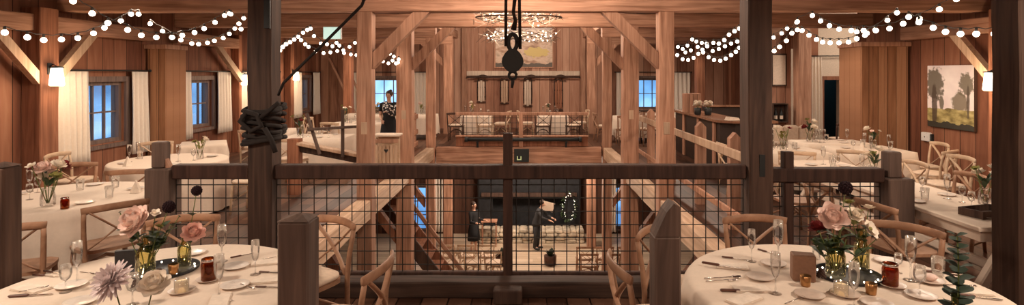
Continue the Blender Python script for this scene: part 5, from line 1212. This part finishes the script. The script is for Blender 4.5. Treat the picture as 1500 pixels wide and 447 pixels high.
# leaning boards on the far window-side wall
for i, (a, c, lab) in enumerate((((482, 85), (520, 165), 'longer plank leaning on the far wall under the lights'), ((502, 85), (528, 140), 'shorter plank leaning beside the longer one'))):
    p0, p1 = pt(*a, YF - .12), pt(*c, YF - .6); b = MB(); b.rbar(p0, p0 + (p1 - p0) * ((p0.z - .02) / (p0.z - p1.z)), .1, .04); tag(b.build('leaning_plank', M['timber'], loc=tuple(p0 + (p1 - p0) * ((p0.z - .02) / (p0.z - p1.z)))), lab, 'plank')

# ================================================================ right wall painting, boxes, shelf, lit sign
y0, y1, z0, z1 = 9.56, 10.66, 1.09, 2.23
e = empty('painting', (XW - .03, (y0 + y1) / 2, z0), 0, 'square tree landscape painting on the bar-side wall', 'painting'); hy = (y1 - y0) / 2
b = MB(); b.box(-.03, .028, -hy, hy, 0, z1 - z0, c=.006); b.build('canvas', paint_mat('tree_painting', False), e)
b = MB(); b.box(-.026, .026, -hy - .008, -hy - .001, 0.0, z1 - z0); b.build('frame', M['timber_dark'], e)  # dark strip along one canvas edge only, not a frame
yq = F * XW / (1360 - CX); b = MB(); e = empty('emergency_light', (XW - .001, yq, PZ(207, yq)), 0, 'small white wall box with a dark lens below the painting', 'wall box')
b.box(-.07, 0, -.11, .11, 0, .17, c=.012); b.build('case', M['plastic'], e); b = MB(); b.ball((-.075, 0, .085), (.008, .014, .014), 8); b.build('lens', M['black'], e)
b = MB(); b.box(-.05, 0, -.15, -.112, .0, .15, c=.004); b.build('wall_mount', M['black'], e)
ya = AY - .02
e = empty('framed_picture', (PX(1141, ya - .35), ya - .35, PZ(126, ya)), 0, 'pale framed print beside the mortised post', 'picture'); w = .2; h = .86
for nme, bx, m in (('sheet', (-w + .03, w - .03, -.012, 0, .04, h - .04), 'paper'),):
    b = MB(); b.box(*bx); b.build(nme, M[m], e)
b = MB()
for a in ((-w, -w + .03, -.02, .01, 0, h), (w - .03, w, -.02, .01, 0, h), (-w + .03, w - .03, -.02, .01, 0, .04), (-w + .03, w - .03, -.02, .01, h - .04, h)): b.box(*a)
b.build('frame', M['timber_dark'], e)
# partition carrying the print and the wine shelf
b = MB(); b.box(PX(1100, ya - .3), PX(1158, ya - .3), ya - .33, ya - .19, 0.0, 3.1); structure(b.build('wall_bar_partition', M['wall_x']))
e = empty('wine_shelf', (PX(1141, ya - .45), ya - .45, PZ(177, ya)), 0, 'small dark wall shelf of bottles below the framed print', 'shelf'); w = .2
b = MB(); b.box(-w, w, -.1, .11, 0, .025); b.box(-w, w, -.1, .11, .47, .495); b.box(-w, -w + .02, -.1, .11, .025, .47); b.box(w - .02, w, -.1, .11, .025, .47); b.box(-w + .02, w - .02, .1, .11, .025, .47); b.build('case', M['timber_dark'], e)
for i, x in enumerate((-.09, .06)):
    r = empty('wine_bottle', (e.location.x + x, e.location.y - .01, e.location.z + .026), 0, ['dark wine bottle with a pale label, nearer the mortised post', 'dark wine bottle with a pale label, nearer the alcove'][i], 'bottle')
    b = MB(); b.lathe([(.04, 0), (.04, .2), (.015, .26), (.015, .33), (.017, .335)], 14); b.build('body', M['black'], r); b = MB(); b.lathe([(.0412, .06), (.0412, .15)], 14, caps=False); b.build('paper_label', M['paper'], r)
# second framed picture in the alcove, chairs beyond in the doorway
xq = PX(1251, AY); b = MB(); b.box(xq - .1, xq + .25, AY - .04, AY - .002, PZ(156, AY), PZ(110, AY)); e = empty('framed_picture', (xq, AY, PZ(156, AY)), 0, 'grey framed picture in the alcove, cut by the boarded box', 'picture')
b = MB(); b.box(-.1, .3, -.035, -.002, 0, .85); b.build('frame', M['frame'], e); b = MB(); b.box(-.06, .26, -.04, -.0355, .05, .80); b.build('sheet', M['plaster'], e)
for i, px in enumerate((1219, 1254)):
    chair(PX(px, 14.3), 13.9, (PX(px, 14.3), 15), ['dark chair standing before the dark doorway', 'dark chair standing before the alcove panelling'][i], 'chair_dark', whole=True)
# lit exit sign
dS = 12.2
e = empty('lit_sign', pt(487, 58, dS), 0, 'small glowing pale green sign hanging under a beam', 'sign'); w = 13.5 * dS / F; h = 19 * dS / F
b = MB(); b.box(-w, w, -.03, .03, 0, h, c=.01); b.build('box', M['plastic'], e)
M['sign_face'] = simple('sign_face', (.7, .85, .75), .4, emit=(.55, .85, .75), es=.55, nscale=8)
b = MB(); b.box(-w + .015, w - .015, -.034, -.0305, .015, h - .015); b.build('face', M['sign_face'], e)
b = MB(); b.tube([(0, 0, h), (0, 0, 3.1 - e.location.z)], .008, 6); b.build('stem', M['black'], e)
# small black box with a green letter by the railing post
dB = 15.7
e = empty('small_sign_box', pt(764, 238, dB), 0, 'small black box with a green letter on the far girder', 'sign box'); k = dB / F
e.location.y = 15.86; b = MB(); b.box(-11 * k, 11 * k, -.10, 0, 0, 19 * k, c=.006); b.build('box', M['black'], e)
M['sign_green'] = simple('sign_green', (.45, .5, .25), .5, emit=(.5, .6, .28), es=.35)
b = MB(); u = -3.5 * k; t = 1.2 * k; b.box(u - 3.2 * k, u - 3.2 * k + t, -.105, -.101, 3 * k, 8.5 * k); b.box(u + 2 * k, u + 2 * k + t, -.105, -.101, 3 * k, 8.5 * k); b.box(u - 3.2 * k + t, u + 2 * k, -.105, -.101, 3 * k, 3 * k + t); b.build('letter', M['sign_green'], e)
# wall sconces: dark cap, glowing shade, arm, and their lamps
def sconce(x, y, z, sg, label, W=22, h=.28):
    e = empty('wall_sconce', (x, y, z), 0, label, 'wall lamp')
    b = MB(); b.lathe([(.085, 0), (.10, .02), (.075, h - .01), (.07, h), (.001, h)], 18); b.build('shade', M['shade'], e)
    b = MB(); b.lathe([(.095, h + .001), (.09, h + .02), (.02, h + .03)], 18); b.build('cap', M['black'], e)
    b = MB(); b.tube([(0, 0, h + .028), (sg * .06, 0, h + .06), (sg * .108, 0, h + .02)], .009, 6); b.build('arm', M['black'], e)
    b = MB(); b.box(sg * .108, sg * .118, -.04, .04, h - .1, h + .08, c=.003); b.build('backplate', M['black'], e)
    l = bpy.data.lights.new('sconce_lamp', 'POINT'); l.energy = W; l.color = (1, .72, .45); l.shadow_soft_size = .12
    o = bpy.data.objects.new('sconce_lamp', l); COL.objects.link(o); o.location = (x - sg * .24, y, z + h * .5)
sconce(-XW + .3 + .122, 8.78, PZ(126, 8.8), -1, 'glowing white sconce on the first wall post, window side')
sconce(XW - .3 - .122, 8.78, PZ(133, 8.8), 1, 'glowing white sconce beside the tree landscape painting')
sconce(-XW + .2 + .122, 14.92, PZ(125, 14.9), -1, 'glowing sconce peeking out beside the roped post'); sconce(-XW + .22 + .122, 18.22, PZ(118, 18.2), -1, 'glowing sconce beside the last window')

# ================================================================ lower floor
zl = ZL + .001
e = empty('fireplace', (0.2, 21.1, zl), 0, 'blackened fireplace wall on the lower floor', 'fireplace')
b = MB(); b.box(-1.9, -1.35, -.28, .29, 0, 3.6); b.box(1.35, 1.9, -.28, .29, 0, 3.6); b.box(-1.35, 1.35, -.28, .29, 1.5, 3.6); b.box(-1.35, 1.35, .2, .29, 0, 1.5); b.build('chimney_breast', M['dark_brick'], e)
b = MB(); b.rbar((-1.75, -.36, 1.62), (1.75, -.36, 1.62), .16, .14); b.build('mantel', M['timber_dark'], e)
b = MB(); rr = random.Random(3)
for j in range(4):
    x = -1.95
    while x < 1.9:
        w = min(rr.uniform(.2, .45), 1.98 - x); b.box(x + .008, x + w - .008, -.95 + rr.uniform(-.03, .03), -.285, .12 * j + .004, .12 * j + .115 + rr.uniform(-.01, .004), c=.025); x += w
b.build('stone_hearth', M['stone'], e)
# wreath with fairy lights
e = empty('lit_wreath', (PX(833, 20.5), 20.54, PZ(303, 20.5)), 0, 'oval wreath dotted with tiny lights on the fireplace', 'wreath'); b = MB(); rr = random.Random(9)
for i in range(70): a = rr.uniform(0, 6.28); leaf(b, (.2 * math.cos(a), rr.uniform(-.06, 0), .46 * math.sin(a)), (math.cos(a + rr.uniform(-1.5, 1.5)), -.4, math.sin(a + rr.uniform(-1.5, 1.5))), .16, .035)
b.build('foliage', M['leaf'], e)
for i in range(30):
    a = 2 * PI * i / 30; c = l0.copy(); COL.objects.link(c); c.parent = e; c.scale = (.65,) * 3; c.location = ((.2 + rr.uniform(-.06, .06)) * math.cos(a), -.09, (.46 + rr.uniform(-.06, .06)) * math.sin(a))
# chairs and tables of the lower floor
lo = [(-2.35, 17.4), (-1.75, 17.4), (-1.15, 17.4)]
for i, (x, y) in enumerate(lo): chair(x, y, (x, 30), f'lower floor chair, {ORD[i]} from the window side in the row farther from the railing', 'chair_pale', whole=True, z=zl)
for i, x in enumerate((-2.1, -1.5, -.9)): chair(x, 16.75, (x, 30), f'lower floor chair, {ORD[i]} from the window side in the row nearer the railing', 'chair_pale', whole=True, z=zl)
for i, (x, y) in enumerate(((1.85, 17.2), (2.45, 17.2), (3.1, 17.2))): chair(x, y, (x, 30), f'lower floor chair on the bar side, {ORD[i]} from the fireplace axis', whole=True, z=zl)
for i, (x, y) in enumerate(((1.9, 16.55), (2.55, 16.55))): chair(x, y, (x, 30), f'lower floor chair on the bar side nearest below the railing, {ORD[i]} one', whole=True, z=zl)
b = MB(); b.lathe([(.14, 0), (.19, .03), (.2, .3), (.17, .31), (.001, .29)], 16)
for i, (px, py, lab) in enumerate(((735, 388, 'basket plant beside the lower floor chairs, window side'), (806, 388, 'dark basket plant beside the lower floor chairs, bar side'))):
    p = on(px, py, ZL); e = empty('potted_plant', (p.x, p.y, zl), 0, lab, 'plant'); q = MB(); q.merge(b); q.build('basket', M['chair_dark'], e); f = MB(); rr = random.Random(i)
    for k in range(28): a = rr.uniform(0, 6.28); leaf(f, (.05 * math.cos(a), .05 * math.sin(a), .28), (math.cos(a), math.sin(a), rr.uniform(.4, 2)), rr.uniform(.15, .26), .05)
    f.build('foliage', M['leaf_blue'], e)
e = empty('side_stand', (PX(716, 19.6), 19.9, zl), 0, 'small wooden stand beside the person at the hearth', 'stand'); b = MB(); b.box(-.28, .28, -.2, .2, .86, .9, c=.006); b.build('top', M['timber'], e)
for sx_ in (-1, 1):
    for sy_ in (-1, 1): b = MB(); b.rbar((sx_ * .24, sy_ * .16, 0), (sx_ * .24, sy_ * .16, .858), .04, .04); b.build('leg', M['timber'], e)
# stair under the window-side floor, and braces
e = empty('staircase', (-3.3, 13.4, -.45), 0, 'dark wooden stair going down to the lower floor', 'stairs'); A = Vector((-.35, 0, -.05)); Bv = Vector((2.35, 0, -3.53))
for y in (-.4, .4): b = MB(); b.rbar(A + Vector((0, y, 0)), Bv + Vector((0, y, 0)), .06, .3); b.build('stringer', M['timber_dark'] if y < 0 else M['timber_red'], e)
for i in range(13): p = A.lerp(Bv, (i + .5) / 13); b = MB(); b.box(p.x - .15, p.x + .15, -.365, .365, p.z, p.z + .04); b.build('tread', M['timber_red'], e)
t = timber('stair_handrail', (-3.3, 12.84, .1), (-1.15, 12.84, -2.75), .06, .09, 'timber', 'slanted handrail above the dark lower stair', 'handrail'); t['kind'] = 'thing'
for sg in (-1, 1):
    for y, lab in ((16.0, 'far'), (12.55, 'middle'), (9.43, 'near')):
        zb2 = -.41; k = .25; xp = sg * (XP - .17); b = MB(); b.prism([(xp, zb2 - 1.2), (xp, zb2 - 1.2 + k), (xp - sg * (1.0 - k), zb2 - .0), (xp - sg * 1.0, zb2)] if False else [(XO + sg * (XP + .17), zb2 - 1.3), (XO + sg * (XP + .17), zb2 - 1.3 + k), (XO + sg * (XP + 1.2 - k), zb2), (XO + sg * (XP + 1.2), zb2)], y - .1, y + .1, 'y')
        tag(b.build('knee_brace', M['timber_red'], loc=(XO + sg * (XP + .17), y, zb2 - 1.3)), f'{lab} knee brace under the floor on the {side_n[sg]} side', 'brace')
    for y, lab in ((16.0, 'far'), (12.55, 'middle'), (9.43, 'near')):
        t = timber('floor_joist', (XO + sg * (XP + .18), y, -.355), (sg * (XW - .01), y, -.355), .2, .1, 'timber_red', f'{lab} cross beam under the {side_n[sg]}-side floor', 'beam'); t['kind'] = 'thing'

# ================================================================ people
def skin_mesh(J, E, root):
    me = bpy.data.meshes.new('tmp'); names = list(J); me.from_pydata([J[n][0] for n in names], [(names.index(a), names.index(c)) for a, c in E], [])
    o = bpy.data.objects.new('tmp', me); COL.objects.link(o); o.modifiers.new('s', 'SKIN'); o.modifiers.new('u', 'SUBSURF').levels = 2
    for i, n in enumerate(names): r = J[n][1]; me.skin_vertices[0].data[i].radius = r if isinstance(r, tuple) else (r, r); me.skin_vertices[0].data[i].use_root = n == root
    o.modifiers['s'].branch_smoothing = .5
    dg = bpy.context.evaluated_depsgraph_get(); m = bpy.data.meshes.new_from_object(o.evaluated_get(dg)); bpy.data.objects.remove(o); bpy.data.meshes.remove(me)
    return [v.co.copy() for v in m.vertices], [tuple(p.vertices) for p in m.polygons]
def person(loc, rz, label, cloth, arms, lean=0.0, skirt=True, legs_apart=.09, hair_up=True, hgt=1.66, long_sleeve=False):
    e = empty('person', loc, rz, label, 'person'); e.scale = (hgt / 1.7,) * 3
    def up_(x, y, z): # lean of the upper body about the hips
        q = Vector((x, y, z - .95)); q = Matrix.Rotation(lean, 3, 'X') @ q; return (q.x, q.y, q.z + .95)
    J = {'pelvis': ((0, 0, .95), (.145, .10)), 'waist': (up_(0, 0, 1.08), (.125, .09)), 'chest': (up_(0, .0, 1.28), (.15, .10)), 'neckb': (up_(0, .01, 1.42), (.06, .055)), 'neck': (up_(0, -.005, 1.49), (.048, .048)),
         'jaw': (up_(0, -.025, 1.545), (.052, .06)), 'head': (up_(0, -.01, 1.62), (.074, .09)), 'crown': (up_(0, 0, 1.675), (.05, .06))}
    E = [('pelvis', 'waist'), ('waist', 'chest'), ('chest', 'neckb'), ('neckb', 'neck'), ('neck', 'jaw'), ('jaw', 'head'), ('head', 'crown')]
    hands = []
    for s, n in ((-1, 'R'), (1, 'L')):
        sh, el, wr = (up_(s * .165, 0, 1.38), up_(*arms[n][0]), up_(*arms[n][1])); J['sh' + n] = (sh, .052); J['el' + n] = (el, .038); J['wr' + n] = (wr, .026); E += [('chest', 'sh' + n), ('sh' + n, 'el' + n), ('el' + n, 'wr' + n)]
        f = (Vector(wr) - Vector(el)).normalized(); pm = Vector(wr) + f * .075; J['pa' + n] = (tuple(pm), (.032, .02)); E.append(('wr' + n, 'pa' + n)); side = f.cross(Vector((0, 0, 1)))
        side = side.normalized() if side.length > .1 else Vector((1, 0, 0)); cu = side.cross(f)
        for k in range(4):
            o = (k - 1.5) * .017; L_ = (.075, .085, .08, .062)[k]; a = pm + side * o + f * .02; c1_ = a + f * L_ * .5 - cu * .008; c2_ = c1_ + f * L_ * .35 - cu * .025
            hands.append([a - f * .015, a, c1_, c2_])
        th = Vector(wr) + f * .03; hands.append([th, th + side * -.035 + f * .02, th + side * -.05 + f * .05])
        hx = s * legs_apart; J['hip' + n] = ((hx, 0, .88), .088); J['kn' + n] = ((hx * 1.1, -.015, .49), .055); J['an' + n] = ((hx * 1.15, .02, .085), .036); J['to' + n] = ((hx * 1.3, -.13, .035), (.038, .028)); E += [('pelvis', 'hip' + n), ('hip' + n, 'kn' + n), ('kn' + n, 'an' + n), ('an' + n, 'to' + n)]
    vs, fs = skin_mesh(J, E, 'pelvis'); b = MB(); b.add(vs, fs, True)
    for h in hands: b.tube(h, [.009, .009, .008, .006][:len(h)], 6)
    # face: nose, ears, brow
    for c, r in (((0, -.105, 1.60), (.013, .018, .022)), ((-.078, 0, 1.6), (.012, .02, .03)), ((.078, 0, 1.6), (.012, .02, .03))): b.ball(up_(*c), r, 8)
    b.build('body', M['skin'], e)
    q = MB()
    for s in (-1, 1): q = MB(); q.ball(up_(s * .03, -.094, 1.622), (.011, .006, .006), 6); q.build('eye', M['black'], e)
    q = MB(); q.ball(up_(0, -.088, 1.56), (.02, .008, .006), 6); q.build('mouth', M['burgundy'], e)
    q = MB(); q.ball(up_(0, .022, 1.645), (.088, .098, .088), 14)
    if hair_up: q.ball(up_(0, .10, 1.70), (.045, .045, .045), 10)
    q.build('hair', M['hair'], e)
    # dress: elliptical rings, sleeves
    d = MB(); rings = [(1.43, .085, .075), (1.40, .15, .09), (1.34, .185, .115), (1.25, .175, .125), (1.10, .145, .112), (1.0, .165, .125), (.88, .195, .15)]
    if skirt: rings += [(.7, .215, .18), (.45, .235, .20)]
    else: rings += [(.80, .2, .15)]
    n = 24; vs = []; fs = []
    for z, rx, ry in rings: vs += [up_(rx * math.cos(2 * PI * k / n), ry * math.sin(2 * PI * k / n), z) if z > .95 else (rx * math.cos(2 * PI * k / n) * (1 + .05 * math.sin(7 * 2 * PI * k / n)), ry * math.sin(2 * PI * k / n), z) for k in range(n)]
    for i in range(len(rings) - 1):
        for k in range(n): j = (k + 1) % n; fs.append((i * n + k, i * n + j, i * n + n + j, i * n + n + k))
    fs += [tuple(range(n)), tuple(reversed(range((len(rings) - 1) * n, len(rings) * n)))]
    d.add(vs, fs, True)
    for s, nn in ((-1, 'R'), (1, 'L')):
        sh, el, wr = Vector(J['sh' + nn][0]), Vector(J['el' + nn][0]), Vector(J['wr' + nn][0]); P = [sh + Vector((-s * .05, 0, .0)), sh + Vector((s * .01, 0, 0)), sh.lerp(el, .55)]; rd = [.075, .072, .058]
        if long_sleeve: P += [el, el.lerp(wr, .85)]; rd += [.05, .038]
        d.tube(P, rd, 10)
        if not skirt: d.tube([J['hip' + nn][0], J['kn' + nn][0], (J['an' + nn][0][0], .02, .06)], [.105, .075, .06], 10)
    d.build('dress' if skirt else 'work_clothes', M[cloth], e)
    for s, nn in ((-1, 'R'), (1, 'L')): q = MB(); t = Vector(J['to' + nn][0]); q.ball((t.x, t.y + .06, .04), (.052, .125, .04), 10); q.build('shoe', M['black'], e)
    return e
rest = {'R': ((-.24, .04, 1.10), (-.13, -.14, 1.02)), 'L': ((.25, .02, 1.12), (.09, -.2, 1.2))}
p1 = person((PX(570, 13.3), 13.3, .001), -.15, 'person in a black dress holding a black and white cloth before the far window', 'blackcloth', rest)
# the black-and-white cloth over the arm
m, nt, bs = _nt('black_white_pattern'); tc = node(nt, 'ShaderNodeTexCoord'); vo = node(nt, 'ShaderNodeTexVoronoi'); vo.inputs['Scale'].default_value = 22; nt.links.new(tc.outputs['Object'], vo.inputs['Vector']); r = ramp(nt, [(.38, (.9, .86, .82)), (.45, (.02, .02, .025))]); nt.links.new(vo.outputs['Distance'], r.inputs['Fac']); nt.links.new(r.outputs['Color'], bs.inputs['Base Color']); bs.inputs['Roughness'].default_value = .8; M['bw'] = m
b = MB(); vs = []; fs = []; n = 14
for i in range(n + 1):
    for j in range(9):
        u = i / n; v = j / 8; vs.append((-.06 + .32 * u, -.27 + .03 * math.sin(u * 11) - .04 * v * (1 - v) * 4, .12 - .26 * v - .06 * u + .04 * math.sin(u * 7)))
for i in range(n):
    for j in range(8): a = i * 9 + j; fs.append((a, a + 1, a + 10, a + 9))
b.add(vs, fs, True); o = tag(b.build('patterned_cloth', M['bw'], loc=(p1.location.x + .02, 13.28, 1.30), rot=(0, 0, -.1)), 'black and white patterned cloth carried by the person in the black dress', 'cloth')
so = o.modifiers.new('thick', 'SOLIDIFY'); so.thickness = .008
q1 = on(694, 371, ZL); person((q1.x, q1.y, zl), 1.0, 'person in black standing at the lower floor fireplace', 'blackcloth', {'R': ((-.23, -.05, 1.1), (-.2, -.28, 1.08)), 'L': ((.23, -.05, 1.1), (.2, -.3, 1.1))}, hair_up=False, hgt=1.72, skirt=True, long_sleeve=True)
q2 = on(785, 358, ZL); q2.y = 19.55; q2.x = PX(786, 19.55)
person((q2.x, q2.y, zl), 1.1, 'person in dark grey leaning over the hearth with a paper', 'greycloth', {'R': ((-.2, -.22, 1.22), (-.1, -.46, 1.22)), 'L': ((.2, -.22, 1.22), (.12, -.46, 1.25))}, lean=.35, hair_up=False, skirt=False, hgt=1.74, long_sleeve=True)
b = MB(); b.box(-.2, .2, -.003, .003, -.17, .17); o = tag(b.build('paper_sheet', M['paper'], loc=(PX(803, 19.4), 19.42, PZ(303, 19.4)), rot=(.25, .25, .1)), 'tilted cream paper held by the person in dark grey', 'paper')

# ================================================================ light and camera
def lamp(x, y, z, W, r=.25, col=(1, .81, .64)):  # unseen lamp without a fixture, added to light the room
    spot = abs(x) > 3 and z > 0 and x < 8
    l = bpy.data.lights.new('unseen_lamp', 'SPOT' if spot else 'POINT')
    if spot: l.spot_size = math.radians(165); l.spot_blend = .35
    l.energy = W; l.color = col; l.shadow_soft_size = r; o = bpy.data.objects.new('unseen_lamp', l); COL.objects.link(o); o.location = (x, y, z)
K = 1.0
for x, y, z, W in ((-4.0, 2.6, 3.3, 230), (4.0, 2.6, 3.3, 230), (-4.9, 7.6, 3.05, 110), (5.0, 7.4, 3.05, 110), (-4.9, 11.0, 3.0, 90), (5.2, 11.0, 3.0, 80), (-4.9, 14.4, 3.0, 90), (4.8, 14.0, 3.0, 90), (-4.9, 17.8, 3.0, 80), (4.9, 17.8, 3.0, 90),
                   (0, 7.4, 3.6, 260), (0, 10.9, 3.65, 150), (0, 14.4, 3.65, 170), (-1.0, 17.9, 3.3, 110), (1.0, 17.9, 3.3, 110), (8.8, 13.2, 2.9, 110), (-1.6, -.6, 3.4, 85), (1.8, -.6, 3.4, 85)): lamp(x, y, z, W * K)  # last pair is added behind the camera to brighten the front tables
lamp(8.9, 16.6, 2.3, 5, col=(.6, .85, 1))  # unseen bluish lamp added to lift the dark room behind the doorway
for x, y, z, W in ((-.9, 18.7, -.9, 190), (1.3, 18.7, -.9, 190), (-4.5, 14, -.8, 16), (4.5, 14, -.8, 16), (0, 12.0, -1.2, 8)): lamp(x, y, z, W * K)
w = bpy.data.worlds.new('dusk_sky'); sc.world = w; w.use_nodes = True; nt = w.node_tree; bg = nt.nodes['Background']
tc = node(nt, 'ShaderNodeTexCoord'); nz = node(nt, 'ShaderNodeTexNoise'); nz.inputs['Scale'].default_value = 14; nz.inputs['Detail'].default_value = 3; nt.links.new(tc.outputs['Generated'], nz.inputs['Vector'])
r = ramp(nt, [(.35, (.045, .11, .22)), (.55, (.11, .24, .42)), (.72, (.28, .42, .62))]); nt.links.new(nz.outputs['Fac'], r.inputs['Fac']); nt.links.new(r.outputs['Color'], bg.inputs['Color']); bg.inputs['Strength'].default_value = 2.2
cam = bpy.data.cameras.new('camera'); co = bpy.data.objects.new('camera', cam); COL.objects.link(co); co.location = (0, 0, H); co.rotation_euler = (PI / 2, 0, 0)
cam.sensor_width = 36; cam.lens = 36 * F / 1500; cam.shift_x = (750 - CX) / 1500; cam.shift_y = -(223.5 - CY) / 1500; cam.clip_start = .05; cam.clip_end = 200
sc.camera = co
sc.view_settings.view_transform = 'Standard'; sc.view_settings.look = 'None'; sc.view_settings.gamma = 1; sc.view_settings.use_curve_mapping = False; sc.view_settings.exposure = 0.5
sc.cycles.max_bounces = 8; sc.cycles.transparent_max_bounces = 24; sc.cycles.sample_clamp_indirect = 4.0; sc.cycles.use_denoising = True
